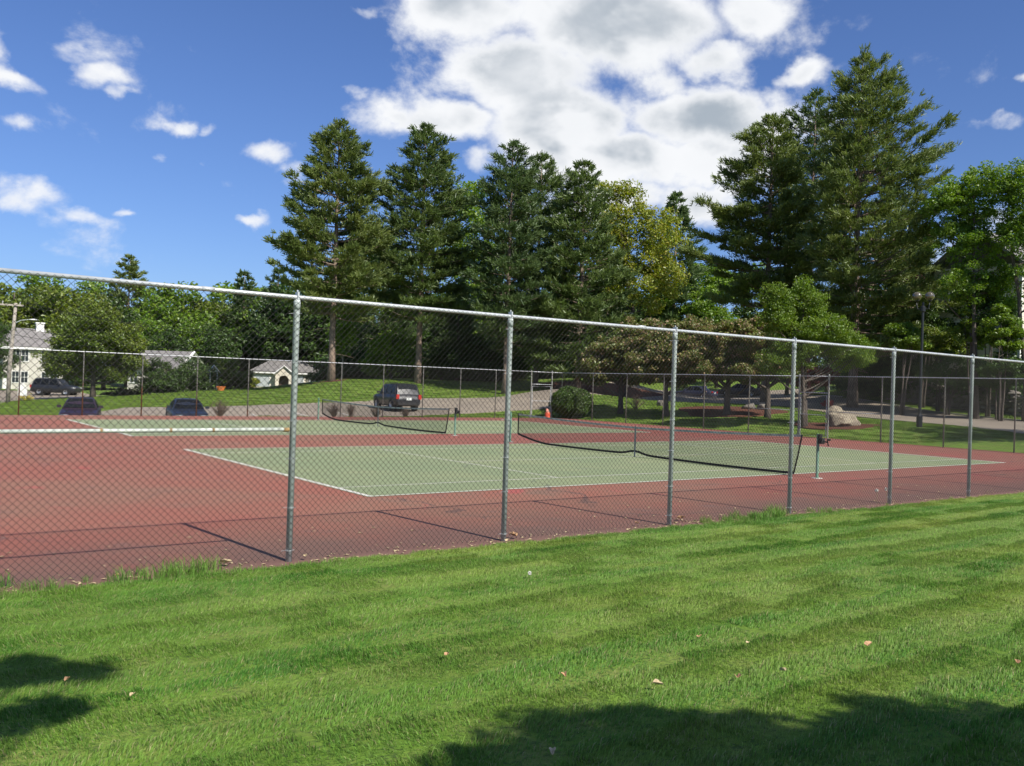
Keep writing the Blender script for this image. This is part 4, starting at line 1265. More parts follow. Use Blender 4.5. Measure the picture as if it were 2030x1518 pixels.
def pine(label, loc, Ht, cb, prof, lm, trunk_r, seed, whorls=22, per=6, dens=9.0, needle=.34, nwid=.055, K=9, asym=(0, 0), a_amt=0.0, dead=8, group=None, upsweep=.22, cat='pine tree', name='pine_tree'):
    """white pine: straight trunk, whorls of plume-like branches; prof = [(fraction of crown height, branch length)]"""
    r = np.random.default_rng(seed)
    t = thing(name, label, cat, loc, 0, group)
    ts = np.linspace(0, 1, 12)
    wob = np.cumsum(r.normal(0, .05, (12, 2)), 0) * (1 - ts)[:, None] * .6
    tp = np.column_stack([wob[:, 0], wob[:, 1], ts * Ht]); tp[0, 2] = -.3
    rr = trunk_r * (1 - ts * .95) ** .8 * np.where(ts == 0, 1.3, 1)
    mb = MB(); mb.tube(tp, rr, 11)
    TC = []; TD = []; TS = []
    pf, pl = [p[0] for p in prof], [p[1] for p in prof]
    asym = np.array(asym, float)
    hs = cb + (Ht - cb) * (np.linspace(0, 1, whorls) ** 1.0)
    for wi, h in enumerate(hs):
        f = (h - cb) / (Ht - cb)
        n_ = per if f < .9 else max(3, per - 2)
        a0 = r.uniform(0, 6.28)
        for bi in range(n_):
            a = a0 + 2 * math.pi * bi / n_ + r.normal(0, .25)
            d2 = np.array([math.cos(a), math.sin(a)])
            L = np.interp(f, pf, pl) * r.uniform(.62, 1.18) * (1 + a_amt * float(d2 @ asym) * (1 - f ** 3))
            if r.random() < .06:
                L *= .45
            if L < .15:
                continue
            hh = h + r.normal(0, .25 * (Ht - cb) / whorls)
            ang = -.12 + .62 * f ** 1.6 + r.normal(0, .09)
            u_ = np.linspace(0, 1, 7)
            x = L * u_ * math.cos(ang); z = L * (u_ * math.sin(ang) + upsweep * u_ ** 2.2)
            st_ = np.array([np.interp(min(hh / Ht, 1), ts, tp[:, 0]), np.interp(min(hh / Ht, 1), ts, tp[:, 1]), min(hh, Ht - .05)])
            side = np.array([-d2[1], d2[0], 0]); bend = r.normal(0, .08) * L
            B = st_ + np.outer(x, [d2[0], d2[1], 0]) + np.outer(z, [0, 0, 1]) + np.outer(u_ ** 2 * bend, side)
            mb.tube(B, np.linspace(max(.014, .020 * L ** .7 * trunk_r / .28), .006, 7), 4, False)
            nt = int(L * dens * (.55 + .15 * L)) + 8
            ncl = int(2 + 2.5 * L)                        # plumes on the side twigs
            sc_ = r.uniform(.16 if L > 1.2 else .05, 1.0, ncl) ** .75; sc_[0] = 1.0
            lc_ = r.uniform(-1, 1, ncl) * (.40 * L * (1.08 - sc_) + .05); lc_[0] = 0
            ix = r.integers(0, ncl, nt)
            s_ = np.clip(sc_[ix] + r.normal(0, .05, nt), .05, 1.04)
            sg = min(.24, .10 + .06 * L)
            lat = lc_[ix] + r.normal(0, sg, nt)
            C_ = np.stack([np.interp(s_, u_, B[:, i]) for i in range(3)], 1) + lat[:, None] * side + np.abs(lat)[:, None] * np.array([d2[0], d2[1], .22]) * .55 + r.normal(0, 1, (nt, 3)) * [sg * .7, sg * .7, .06] + (0, 0, .05)
            D_ = unit(np.array([d2[0], d2[1], .5]) + side * np.sign(lat)[:, None] * np.minimum(np.abs(lat)[:, None] * 1.2, .9) + r.normal(0, .22, (nt, 3)))
            TC.append(C_); TD.append(D_); TS.append(np.full(nt, .7 + .3 * min(1, L / 2)))
    for i in range(dead):                                # bare lower branches
        h = cb * r.uniform(.35, 1.0); a = r.uniform(0, 6.28); L = r.uniform(.5, 1.8)
        d = np.array([math.cos(a), math.sin(a), r.uniform(-.3, .2)]); st_ = np.array([tp[int(h / Ht * 11), 0], tp[int(h / Ht * 11), 1], h])
        mb.tube(np.array([st_ + d * L * q + [0, 0, -.15 * q * q] for q in np.linspace(0, 1, 4)]), np.linspace(.028, .008, 4), 4, False)
    mb.build('trunk', M_PBARK, t, smooth=True)
    TC = np.concatenate(TC); TD = np.concatenate(TD); TS = np.concatenate(TS)
    n = len(TC)
    c = np.repeat(TC, K, 0); d = unit(np.repeat(TD, K, 0) * 1.0 + r.normal(0, .55, (n * K, 3)) + [0, 0, .28])
    L = needle * np.repeat(TS, K) * r.uniform(.6, 1.2, n * K)
    sd = unit(np.cross(d, r.normal(size=(n * K, 3)))) * nwid * .5
    c = c + r.normal(0, .05, (n * K, 3))
    V = np.stack([c - sd, c + sd, c + d * L[:, None] + sd * .5, c + d * L[:, None] - sd * .5], 1).reshape(-1, 3)
    mk('crown', V, np.arange(4 * n * K).reshape(-1, 4), lm, t)
    return t


def spot(px, d, top_y):
    q = gp(px, d, -.05); return q, at(px, top_y, d)[2] - q[2]


def m_(pxw, d):
    return pxw * d / F


RX = np.array([RGT[0], RGT[1]]); RX = RX / np.linalg.norm(RX)          # towards the right of the photograph
VX = np.array([_f[0], _f[1]]); VX = VX / np.linalg.norm(VX)


def crown_bottom(px, y, d, q):
    return max(.6, at(px, y, d)[2] - q[2])


# the row of pines on the mound
PINES = [
    # px, depth, top y, crown foot y, profile in px, material, trunk radius, whorls, label
    (657, 76, 250, 590, [(0, 100), (.12, 122), (.35, 104), (.6, 88), (.8, 52), (.93, 28), (1, 8)], M_PINE2, .31, 23, 'tall pine with bare pinkish trunk at the left end of the row on the mound'),
    (828, 80, 254, 600, [(0, 84), (.1, 98), (.3, 100), (.55, 86), (.75, 66), (.88, 34), (1, 6)], M_PINE, .30, 22, 'pointed pine second from the left on the mound, trunk showing in its middle'),
    (1002, 76, 286, 640, [(0, 70), (.3, 76), (.6, 62), (.8, 44), (.92, 26), (1, 6)], M_PINE3, .28, 21, 'pine with a slim pale trunk right of the bright green tree on the mound'),
    (1060, 84, 316, 670, [(0, 84), (.3, 88), (.6, 74), (.8, 54), (.93, 32), (1, 10)], M_PINE, .25, 20, 'blunt topped pine between the slim pine and the broad dense one'),
    (1145, 78, 330, 712, [(0, 84), (.2, 104), (.45, 88), (.65, 66), (.85, 40), (1, 8)], M_PINE, .30, 25, 'broad dense pine with branches nearly to the ground left of the yellow tree'),
    (545, 134, 540, 742, [(0, 50), (.4, 52), (.75, 32), (1, 5)], M_PINE3, .22, 14, 'shorter dark pine at the left edge of the mound row'),
    (1330, 112, 386, 640, [(0, 70), (.3, 66), (.6, 44), (.85, 20), (1, 4)], M_PINE3, .28, 17, 'dark pine showing to the right of the yellow tree'),
    (250, 150, 512, 690, [(0, 56), (.3, 56), (.6, 38), (.85, 20), (1, 5)], M_PINE2, .3, 15, 'rounded pine rising above the far woodland at the left'),
    (478, 138, 545, 700, [(0, 46), (.5, 30), (.85, 16), (1, 5)], M_PINE3, .26, 13, 'thin pine rising above the woodland left of the mound row'),
    (905, 92, 560, 745, [(0, 60), (.4, 55), (.75, 30), (1, 5)], M_PINE3, .2, 13, 'young dark pine filling the gap below the pointed pine'),
    (1200, 112, 430, 740, [(0, 60), (.4, 62), (.75, 36), (1, 5)], M_PINE, .24, 16, 'dark pine behind the left edge of the yellow tree'),
    (760, 96, 470, 745, [(0, 66), (.4, 66), (.75, 34), (1, 5)], M_PINE3, .24, 16, 'dark young pine between the two tallest pines of the mound'),
]
for i, (px, d, ty, fy, prof, lm_, tr, wh, lab) in enumerate(PINES):
    q, Ht = spot(px, d, ty); cb = crown_bottom(px, fy + 30, d, q)
    far = d > 100
    pine(lab, q, Ht, cb, [(a, m_(b_, d)) for a, b_ in prof], lm_, tr, 100 + i, whorls=int(wh * 1.1), per=7 if not far else 6, dens=14 if not far else 7, needle=.46 if not far else .7, nwid=.075 if not far else .14, K=6, group=None)

# the big group of pines at the right
D0, D1, D2 = 64, 72, 78
q, Ht = spot(1690, D0, 118)
pine('largest pine with sweeping boughs to the right, towering over the right half', q, Ht, crown_bottom(1690, 700, D0, q), [(0, m_(95, D0)), (.2, m_(140, D0)), (.42, m_(150, D0)), (.65, m_(118, D0)), (.82, m_(74, D0)), (.93, m_(40, D0)), (1, .3)], M_PINE2, .34, 201, whorls=27, per=8, dens=19, needle=.38, nwid=.058, K=6, asym=RX, a_amt=.40, upsweep=.26)
q, Ht = spot(1516, D1, 238)
pine('big pine with long low boughs to the left in the right hand group', q, Ht, crown_bottom(1516, 600, D1, q), [(0, m_(85, D1)), (.15, m_(122, D1)), (.35, m_(112, D1)), (.6, m_(84, D1)), (.82, m_(55, D1)), (1, .3)], M_PINE2, .32, 202, whorls=23, per=7, dens=18, needle=.40, nwid=.068, K=6, asym=-RX, a_amt=.25, upsweep=.2)
q, Ht = spot(1600, D2, 188)
pine('middle pine of the right hand group behind the small bright tree', q, Ht, crown_bottom(1600, 640, D2, q), [(0, m_(70, D2)), (.3, m_(88, D2)), (.6, m_(80, D2)), (.85, m_(50, D2)), (1, .3)], M_PINE, .3, 203, whorls=23, per=7, dens=14, needle=.42, nwid=.07, K=6, upsweep=.3)
q, Ht = spot(1775, 74, 470)
pine('dark low pine in the shade behind the twin globe street lamp', q, Ht, crown_bottom(1775, 700, 74, q), [(0, m_(90, 74)), (.4, m_(100, 74)), (.8, m_(55, 74)), (1, .3)], M_PINE3, .2, 204, whorls=16, per=7, dens=15, needle=.42, nwid=.07, K=6)

# broadleaf trees --------------------------------------------------
def bl(name, label, cat, px, d, lobes, leaf, n, lm_, tr, seed, **kw):
    """lobes in photograph pixels: (px, py, half width, half height, weight, depth offset)"""
    q = gp(px, d, -.05); L = []
    for lx, ly, hw, hh, w_, do in lobes:
        c = at(lx, ly, d + do) - q
        L.append((c[0], c[1], c[2], m_(hw, d), m_(hh, d), w_))
    return leaf_tree(name, label, cat, q, L, leaf, n, lm_, tr, seed, **kw)


bl('oak_tree', 'tall yellow green tree in new leaf right of the dense pine', 'tree', 1262, 92, [(1205, 410, 42, 58, 1, 0), (1250, 440, 48, 70, 1.2, 0), (1305, 480, 50, 72, 1.3, 0), (1270, 560, 72, 70, 1.5, 0), (1215, 520, 42, 70, .9, 1), (1325, 545, 34, 45, .6, 0)], .30, 21000, M_YELL, .25, 301, clump=.95, limbs=22)
bl('maple_tree', 'bright green leafy tree between two pines on the mound', 'tree', 930, 100, [(930, 430, 58, 76, 1.4, 0), (900, 520, 56, 74, 1, 0), (965, 520, 44, 74, 1, 0), (930, 620, 66, 64, 1, 0)], .34, 19000, M_SPRING, .25, 302, clump=1.0)
bl('maple_tree', 'green tree in the gap between the first and second pine of the mound', 'tree', 715, 104, [(700, 560, 62, 66, 1, 0), (742, 500, 52, 60, .9, 0), (720, 640, 66, 64, 1, 0)], .34, 15000, M_SPRING, .24, 303, clump=1.0)
bl('sapling', 'bright sunlit shrubby sapling under the pointed pine on the mound', 'shrub', 775, 84, [(770, 690, 42, 48, 1.2, 0), (805, 705, 34, 36, .8, 0), (745, 725, 26, 26, .6, 0)], .24, 9000, M_SPRING, .07, 304, clump=.6, stems=4)
bl('sapling', 'thin birch-like sapling with pale stem just right of the first pine trunk', 'shrub', 678, 82, [(690, 610, 28, 36, .7, 0), (680, 670, 28, 42, 1, 0)], .24, 3500, M_SPRING, .07, 305, clump=.55, bark=mat('pale_bark', (.4, .36, .29), .9, var=.4, scale=6))
for i, (px, d, cx, cy, hw, hh) in enumerate(((875, 92, 872, 715, 44, 40), (985, 90, 985, 700, 46, 46), (1085, 92, 1080, 690, 50, 50), (700, 92, 700, 728, 40, 30), (930, 90, 930, 728, 36, 30), (590, 138, 595, 650, 44, 90))):
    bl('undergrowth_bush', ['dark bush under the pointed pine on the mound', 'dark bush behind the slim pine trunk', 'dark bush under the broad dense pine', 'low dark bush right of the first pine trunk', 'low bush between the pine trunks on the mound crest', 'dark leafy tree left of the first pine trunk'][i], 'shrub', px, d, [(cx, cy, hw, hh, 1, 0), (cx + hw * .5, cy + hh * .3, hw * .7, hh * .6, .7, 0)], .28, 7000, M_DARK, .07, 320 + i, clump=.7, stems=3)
bl('maple_tree', 'pale hazy tree top seen between the yellow tree and the right hand pines', 'tree', 1420, 135, [(1400, 550, 40, 34, 1, 0), (1450, 575, 44, 40, 1, 0), (1490, 560, 34, 36, .7, 0)], .45, 9000, M_SPRING, .25, 330, clump=1.3)
for i, (px, d, L) in enumerate(((1350, 112, [(1350, 600, 46, 50, 1, 0), (1320, 650, 40, 40, .8, 0)]), (1420, 108, [(1420, 620, 44, 46, 1, 0), (1455, 660, 40, 40, .8, 0)]), (1505, 100, [(1500, 640, 44, 56, 1, 0)]), (1560, 95, [(1560, 650, 50, 70, 1, 0)]), (1640, 92, [(1640, 660, 56, 70, 1, 0)]), (1720, 84, [(1725, 670, 50, 60, 1, 0)]))):
    bl('background_tree', ['green tree below the yellow tree, right side', 'sunlit green tree in the gap left of the right hand pines', 'green tree behind the leftmost big pine trunk', 'dark tree behind the small bright tree, left part', 'dark tree behind the small bright tree, right part', 'dark tree behind the largest pine trunk'][i], 'tree', px, d, L, .33, 9000, M_SPRING if i < 2 else M_DARK, .2, 340 + i, clump=.95)

# woodland beyond the houses at the left: three kinds, repeated
WT = []
for j, (lm_, sd) in enumerate(((M_WOOD, 401), (M_SPRING, 402), (M_DARK, 403))):
    WT.append(leaf_tree('woodland_tree', 'x', 'tree', (0, 0, 0), [(0, 0, 8.6, 3.8, 3.6, 1.2), (1.8, .6, 6.6, 3.0, 3.0, .8), (-1.9, -.4, 6.4, 3.0, 3.2, .8), (.3, 0, 3.8, 3.4, 2.6, .6)], .50, 9500, lm_, .26, sd, clump=1.25, limbs=14))
WL_ = [(-30, 132, 575, 0), (22, 140, 552, 0), (75, 150, 556, 1), (130, 138, 560, 0), (180, 152, 566, 1), (205, 128, 600, 2), (300, 150, 585, 1), (345, 140, 572, 1), (395, 146, 580, 0), (440, 152, 575, 1), (515, 142, 580, 1), (560, 130, 590, 2),
       (-20, 118, 640, 2), (150, 124, 640, 2), (290, 124, 640, 1), (330, 120, 660, 2), (380, 126, 645, 1), (430, 122, 650, 2), (470, 140, 640, 0), (520, 146, 640, 2), (610, 128, 560, 2), (660, 132, 575, 2), (800, 130, 600, 0), (860, 128, 580, 2), (960, 130, 560, 2), (1040, 130, 570, 0), (1130, 128, 590, 2), (1200, 128, 540, 2), (1260, 132, 560, 0)]
WLAB = ['{} tree of the far woodland {}']
used = set()
tone = {0: 'olive green', 1: 'bright green', 2: 'dark green'}
plc = ['at the left edge, tall', 'behind the utility pole top', 'above the grey house roof', 'left of the rounded far pine, tall', 'just left of the rounded far pine', 'in front of the rounded far pine', 'right of the rounded far pine', 'second right of the rounded far pine', 'above the grey gabled roof', 'left of the thin far pine', 'right of the thin far pine', 'at the left foot of the mound row',
       'low at the left edge', 'low behind the round maple', 'low above the grey roof, left', 'low above the grey roof, right', 'above the shrubs', 'low left of the thin pine', 'low below the thin pine', 'above the cream building', 'behind the cream building porch', 'behind the first pine', 'behind the gap right of the first pine', 'behind the pointed pine', 'behind the bright maple', 'behind the slim pine', 'behind the dense pine', 'left of the yellow tree foot', 'behind the yellow tree']
for i, (px, d, ty, kd) in enumerate(WL_):
    q, Ht = spot(px, d, ty); sc_ = Ht / 12.0
    lab = f'{tone[kd]} woodland tree {plc[i]}'
    if kd not in used:
        used.add(kd); o = WT[kd]; o.location = q; o.rotation_euler.z = i * 2.4; o.scale = (sc_ * 1.05, sc_ * 1.05, sc_); o['label'] = lab; o['group'] = 'woodland trees beyond the houses'
    else:
        dup(WT[kd], q, i * 2.4 + .7, (sc_ * (1.05 + .1 * math.sin(i)), sc_ * 1.05, sc_), lab, 'woodland trees beyond the houses')

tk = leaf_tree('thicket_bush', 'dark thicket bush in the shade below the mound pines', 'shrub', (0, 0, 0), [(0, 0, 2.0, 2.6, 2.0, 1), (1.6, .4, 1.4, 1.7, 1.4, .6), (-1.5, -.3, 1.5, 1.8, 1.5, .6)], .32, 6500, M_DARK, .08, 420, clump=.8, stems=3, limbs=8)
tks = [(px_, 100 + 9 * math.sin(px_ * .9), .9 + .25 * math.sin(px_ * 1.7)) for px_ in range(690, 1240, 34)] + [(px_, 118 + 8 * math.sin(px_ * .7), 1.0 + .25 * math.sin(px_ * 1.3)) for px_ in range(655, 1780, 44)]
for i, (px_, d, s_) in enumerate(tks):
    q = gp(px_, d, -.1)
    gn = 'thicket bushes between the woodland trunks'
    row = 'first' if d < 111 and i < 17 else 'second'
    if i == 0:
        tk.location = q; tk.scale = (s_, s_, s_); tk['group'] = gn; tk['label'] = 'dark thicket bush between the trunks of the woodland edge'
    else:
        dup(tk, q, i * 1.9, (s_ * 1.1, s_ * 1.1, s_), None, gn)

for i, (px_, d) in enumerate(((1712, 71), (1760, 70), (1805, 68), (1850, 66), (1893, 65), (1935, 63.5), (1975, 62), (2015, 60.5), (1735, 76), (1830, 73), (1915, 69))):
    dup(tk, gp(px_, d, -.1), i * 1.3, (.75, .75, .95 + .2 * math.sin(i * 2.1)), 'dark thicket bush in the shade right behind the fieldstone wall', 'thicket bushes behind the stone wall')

bl('round_maple', 'round dark green tree with low forked trunk on the lawn at the left', 'tree', 185, 80, [(185, 675, 86, 66, 1.6, 0), (135, 705, 54, 42, .8, 0), (238, 700, 48, 56, .9, 0), (190, 632, 52, 36, .7, 0), (118, 726, 36, 20, .35, -1)], .24, 32000, M_WOOD, .24, 501, clump=.7, limbs=20)
bl('maple_tree', 'dark tree at the left edge behind the utility pole', 'tree', -10, 100, [(-12, 700, 40, 55, 1, 0), (-30, 660, 40, 40, .6, 0)], .26, 9000, M_DARK, .2, 502, clump=.7)
for i, (px, d, cx, cy, hw, hh) in enumerate(((325, 82, 322, 748, 44, 36), (385, 84, 385, 745, 44, 38), (455, 86, 458, 742, 34, 34), (250, 84, 250, 780, 42, 10), (500, 110, 499, 758, 9, 13))):
    bl('shrub', ['large leafy shrub below the grey gabled roof', 'large leafy shrub left of the white arbour', 'wide shrub between the arbour and the cream building', 'low brownish clipped hedge right of the round tree trunk', 'small yellowish shrub at the left corner of the cream building'][i], 'shrub', px, d, [(cx, cy, hw, hh, 1, 0), (cx - hw * .5, cy + hh * .4, hw * .6, hh * .55, .6, 0), (cx + hw * .5, cy + hh * .35, hw * .6, hh * .6, .6, 0)], .20, 11000 if i < 3 else 3000, [M_DARK, M_DARK, M_WOOD, M_HEDGE, M_YELL][i], .06, 510 + i, clump=.5, stems=4)

# fading cherries and small trees in front of the right hand pines
CH = ((1232, 60, [(1225, 690, 58, 46, 1.2, 0), (1182, 722, 36, 38, .8, 0), (1280, 672, 50, 46, .9, 0), (1250, 735, 44, 26, .6, 0)], 'pinkish fading cherry tree left of the middle fence post'),
      (1322, 57, [(1320, 688, 56, 52, 1.2, 0), (1285, 726, 46, 36, .8, 0), (1370, 670, 48, 50, .9, 0), (1350, 738, 46, 24, .6, 0)], 'pinkish fading cherry tree just behind the third fence post'),
      (1443, 55, [(1440, 688, 62, 58, 1.4, 0), (1395, 722, 46, 40, .8, 0), (1490, 700, 48, 58, 1, 0), (1465, 740, 44, 26, .6, 0)], 'fading cherry tree with the thickest trunk, on the bare mulch bed'))
CH += ((1524, 53, [(1515, 690, 42, 54, 1.1, 0), (1490, 730, 36, 34, .7, 0), (1550, 715, 34, 40, .6, 0)], 'fading cherry tree close left of the small bright green tree'),)
for i, (px, d, L, lab) in enumerate(CH):
    bl('cherry_tree', lab, 'tree', px, d, L, .19, (29000, 29000, 36000, 22000)[i], M_CHERRY, .19 + .03 * (i == 2), 520 + i, clump=.5, limbs=18, group=None)
bl('small_tree', 'small bright green spreading tree left of the boulder', 'tree', 1598, 48, [(1560, 640, 52, 54, 1.1, 0), (1620, 660, 72, 52, 1.5, 0), (1690, 695, 48, 36, .9, 0), (1540, 605, 30, 40, .5, 0), (1600, 595, 34, 38, .6, 0), (1560, 710, 52, 38, .8, 0)], .115, 46000, M_CRAB, .12, 530, clump=.42, limbs=20, stems=2)
bl('red_maple', 'small dark red leaved maple behind the trunk of the bright tree', 'tree', 1600, 62, [(1600, 755, 28, 22, 1, 0), (1630, 748, 22, 18, .6, 0)], .15, 4500, M_REDL, .06, 531, clump=.4)
bl('red_shrub', 'low pinkish red shrub behind the boulder', 'shrub', 1638, 61, [(1640, 798, 13, 6, 1, 0)], .10, 1100, leafmat('pink_red_leaves', (.34, .06, .07), (.2, .03, .04), .35, .3, 1.0), .02, 532, clump=.2, stems=2)
bl('maple_tree', 'light green maple with several grey limbs left of the pale clapboard house', 'tree', 1935, 56, [(1880, 400, 48, 42, 1, 0), (1935, 380, 50, 56, 1.2, 0), (1900, 470, 52, 48, 1, 0), (1960, 470, 46, 56, .9, 0), (1925, 560, 62, 44, 1.0, 0), (1985, 570, 40, 60, .9, 0)], .16, 34000, M_SPRING, .17, 540, clump=.45, limbs=26, stems=2)
bl('maple_tree', 'light green maple cut by the right edge of the photograph', 'tree', 2035, 54, [(2010, 360, 46, 52, 1, 0), (2050, 420, 60, 70, 1.2, 0), (2010, 460, 34, 56, .6, 0), (2060, 540, 50, 60, .8, 0)], .16, 20000, M_SPRING, .18, 541, clump=.48, limbs=22)
for i, (px, d, cx, cy, hw, hh) in enumerate(((1790, 58, 1790, 668, 40, 34), (1860, 61, 1862, 680, 46, 36), (1925, 57, 1925, 650, 46, 46), (1985, 54, 1982, 655, 36, 48), (1960, 57, 1950, 600, 52, 44), (1980, 55, 1980, 735, 46, 40), (1830, 64, 1830, 640, 50, 46), (1880, 59, 1885, 735, 70, 34))):
    bl('understory_shrub', ['bright leafy shrub left of the lamp post', 'shaded leafy shrub right of the lamp post', 'bright leafy shrub below the maple limbs', 'bright leafy shrub by the pale clapboard house corner', 'dark leafy shrub below the dark gable', 'low dark shrub at the foot of the clapboard house', 'dark shrub behind the lamp post', 'dark shrubs behind the stone wall'][i], 'shrub', px, d, [(cx, cy, hw, hh, 1, 0), (cx + hw * .55, cy + hh * .3, hw * .6, hh * .6, .6, 0)], .17, 7500, [M_CRAB, M_WOOD, M_CRAB, M_CRAB, M_DARK, M_DARK, M_DARK, M_DARK][i], .06, 550 + i, clump=.5, stems=3, flat=.5)
bl('purple_maple', 'dark red leaved tree top between the largest pine and the light maples', 'tree', 1800, 70, [(1800, 540, 34, 24, 1, 0), (1840, 555, 30, 22, .7, 0)], .18, 4500, M_REDL, .12, 560, clump=.5)


# clipped evergreens
def clipped(label, px, d, cx, cy, hw, hh, seed, stem=False):
    q = gp(px, d, -.05); c = at(cx, cy, d) - q; r = np.random.default_rng(seed); n = 15000 if not stem else 7000
    t = thing('clipped_bush', label, 'shrub', q)
    dd = unit(r.normal(size=(n, 3))); rad = 1 - np.abs(r.normal(0, .07, (n, 1))); rad[: n // 4] = r.uniform(.4, .95, (n // 4, 1))
    lum = 1 + .05 * np.sin(5 * dd[:, :1] + 1) * np.sin(4 * dd[:, 1:2]) + .04 * np.sin(9 * dd[:, 2:3] + 3 * dd[:, :1])
    P = c + dd * rad * lum * [m_(hw, d), m_(hw, d), m_(hh, d)]
    if stem:
        P = P[P[:, 2] > c[2] - m_(hh, d) * .35]
    P = P[P[:, 2] > .03]
    V, Fq = leaves(P, .11, .07, r, .2); mk('crown', V, Fq, M_CLIP, t)
    b = MB()
    for i in range(7 if stem else 4):
        a = i * 2.4; e = c + np.array([math.cos(a), math.sin(a), 0]) * m_(hw, d) * (.65 if stem else .3) + [0, 0, m_(hh, d) * .1]
        s0 = np.array([math.cos(a) * .08, math.sin(a) * .08, -.1])
        b.tube([s0, (s0 + e) / 2 * [.8, .8, 1.05], e], [.045, .035, .015], 6)
    b.build('trunk', M_BARK, t, smooth=True)


clipped('round clipped bush just outside the corner of the court fence', 1132, 59, 1131, 797, 43, 31, 601)
clipped('small umbrella shaped clipped bush on bare stems above the round bush', 1130, 77, 1128, 742, 24, 19, 602, True)

# leafless shrubs behind the court
M_TWIG = mat('brown_twigs', (.16, .11, .08), .9, var=.4, scale=6)


def twigs(label, px, d, h, w, seed):
    r = np.random.default_rng(seed); q = gp(px, d, -.05); t = thing('bare_shrub', label, 'shrub', q, 0, None); b = MB()
    for i in range(46):
        a = r.uniform(0, 6.28); sp = r.uniform(.1, 1); e = np.array([math.cos(a) * w * sp, math.sin(a) * w * sp, h * r.uniform(.6, 1.05) * (1 - .25 * sp)])
        s0 = np.array([math.cos(a), math.sin(a), 0]) * .06
        u_ = np.linspace(0, 1, 5)[:, None]; mid = s0 * .5 + e * [.3, .3, .55]
        B = s0 * (1 - u_) ** 2 + 2 * mid * u_ * (1 - u_) + e * u_ ** 2 + r.normal(0, .012, (5, 3)) * u_
        b.tube(B, np.linspace(.017, .006, 5), 4, False)
        for k_ in range(3):
            s_ = r.uniform(.4, .9); p = np.array([np.interp(s_, u_[:, 0], B[:, j]) for j in range(3)])
            b.tube([p, p + r.normal(0, .1, 3) + [0, 0, .14]], [.008, .004], 3, False)
    b.build('branches', M_TWIG, t)


twigs('widest leafless brown shrub beside the dark blue sedan', 438, 46.5, .95, .62, 701)
twigs('leafless brown shrub seen through the left end of the far net', 664, 50, .85, .5, 702)
twigs('narrow leafless brown shrub right of another behind the far net', 698, 50.5, .8, .34, 703)
twigs('leafless brown shrub in front of the black car', 748, 52, .7, .4, 704)
twigs('small leafless shrub right of the black car tail', 806, 53.5, .6, .36, 705)
twigs('bare spreading sapling on the shaded bank right of the round bush', 1262, 62, 1.1, .8, 706)

# trees behind the viewer whose shade falls across the lawn (they stand to the side, out of the picture)
def lawn_pt(px, py):
    d = ray(px, py)
    s_ = 3.0
    for _ in range(60):
        p = EYE + d * s_; s_ += (p[2] - float(lawn_z(p[1]))) / max(.15, -d[2]) * .7
    return EYE + d * s_


def shade_tree(name, label, px, py, up_h, lobes, leaf, n, lm_, tr, seed, **kw):
    """stands where its crown at height up_h puts its shade on the lawn seen at px, py"""
    p = lawn_pt(px, py); c = p + SUN / SUN[2] * up_h
    base = np.array([c[0], c[1], float(lawn_z(c[1]))])
    return leaf_tree(name, label, 'tree', base, lobes, leaf, n, lm_, tr, seed, **kw)

sh = SUN / SUN[2]
q = np.array([-3.0, -19.6, float(lawn_z(-19.6))])


def lobe_for(px_, py_, up_h, r_, h_, w_, base):
    c = np.array([px_, py_, float(lawn_z(py_))]) + sh * up_h - base
    return (c[0], c[1], c[2], r_, h_, w_)


leaf_tree('lawn_tree', 'broad leafy tree behind the viewer whose shade darkens the lower right of the lawn', 'tree', q,
          [lobe_for(-4.45, -11.9, 5.6, .95, .7, 1.7, q), lobe_for(-3.8, -12.25, 5.6, 1.0, .7, 1.7, q), lobe_for(-3.05, -12.85, 5.6, 1.1, .8, 1.5, q), lobe_for(-2.2, -13.9, 5.5, 1.25, .8, 1.4, q), lobe_for(-3.2, -14.0, 6.4, 1.6, .6, 1.6, q), lobe_for(-.9, -15.3, 5.4, 1.5, .9, 1, q), lobe_for(-4.0, -13.6, 5.8, 1.6, .9, 1.2, q), lobe_for(-4.9, -12.15, 5.6, .8, .6, 1.2, q)],
          .14, 64000, M_WOOD, .2, 801, clump=.42, limbs=22)
q = np.array([-9.6, -15.2, float(lawn_z(-15.2))])
leaf_tree('lawn_tree', 'slender tree left of the viewer whose twig shadows fall at the lower left', 'tree', q,
          [lobe_for(-6.75, -7.95, 5.4, .20, .05, .3, q), lobe_for(-6.47, -7.72, 5.4, .12, .05, .18, q), lobe_for(-6.22, -8.12, 5.4, .13, .03, .1, q), lobe_for(-6.5, -8.02, 5.4, .14, .04, .2, q), lobe_for(-6.85, -8.92, 4.6, .18, .05, .3, q), lobe_for(-6.55, -8.82, 4.6, .15, .05, .2, q), lobe_for(-8.9, -8.9, 5.2, 1.2, .7, 1.6, q)],
          .08, 11000, M_WOOD, .11, 802, clump=.17, limbs=14)
p = gp(1930, 43)
for i, (dx, dy, up_, r_) in enumerate(((0, 0, 7.5, 3.6), (-2.2, 4.2, 9.5, 3.2))):
    c = np.array([p[0] + 1.5 + dx, p[1] - 1 + dy, p[2]]) + sh * up_
    base = np.array([c[0] + 1.0, c[1] - .5, H1(c)])
    if i == 0:
        leaf_tree('maple_tree', 'maple beyond the right edge that shades the grass behind the far fence', 'tree', base, [(c[0] - base[0], c[1] - base[1], c[2] - base[2], r_, 2.2, 1), (c[0] - base[0] - 2.9, c[1] - base[1] + 1.6, c[2] - base[2] - 1.2, 2.3, 1.5, .5), (c[0] - base[0] + 1.5, c[1] - base[1] - 2, c[2] - base[2] + 1.5, r_, 2.2, 1)], .22, 15000, M_SPRING, .2, 803, clump=.8)

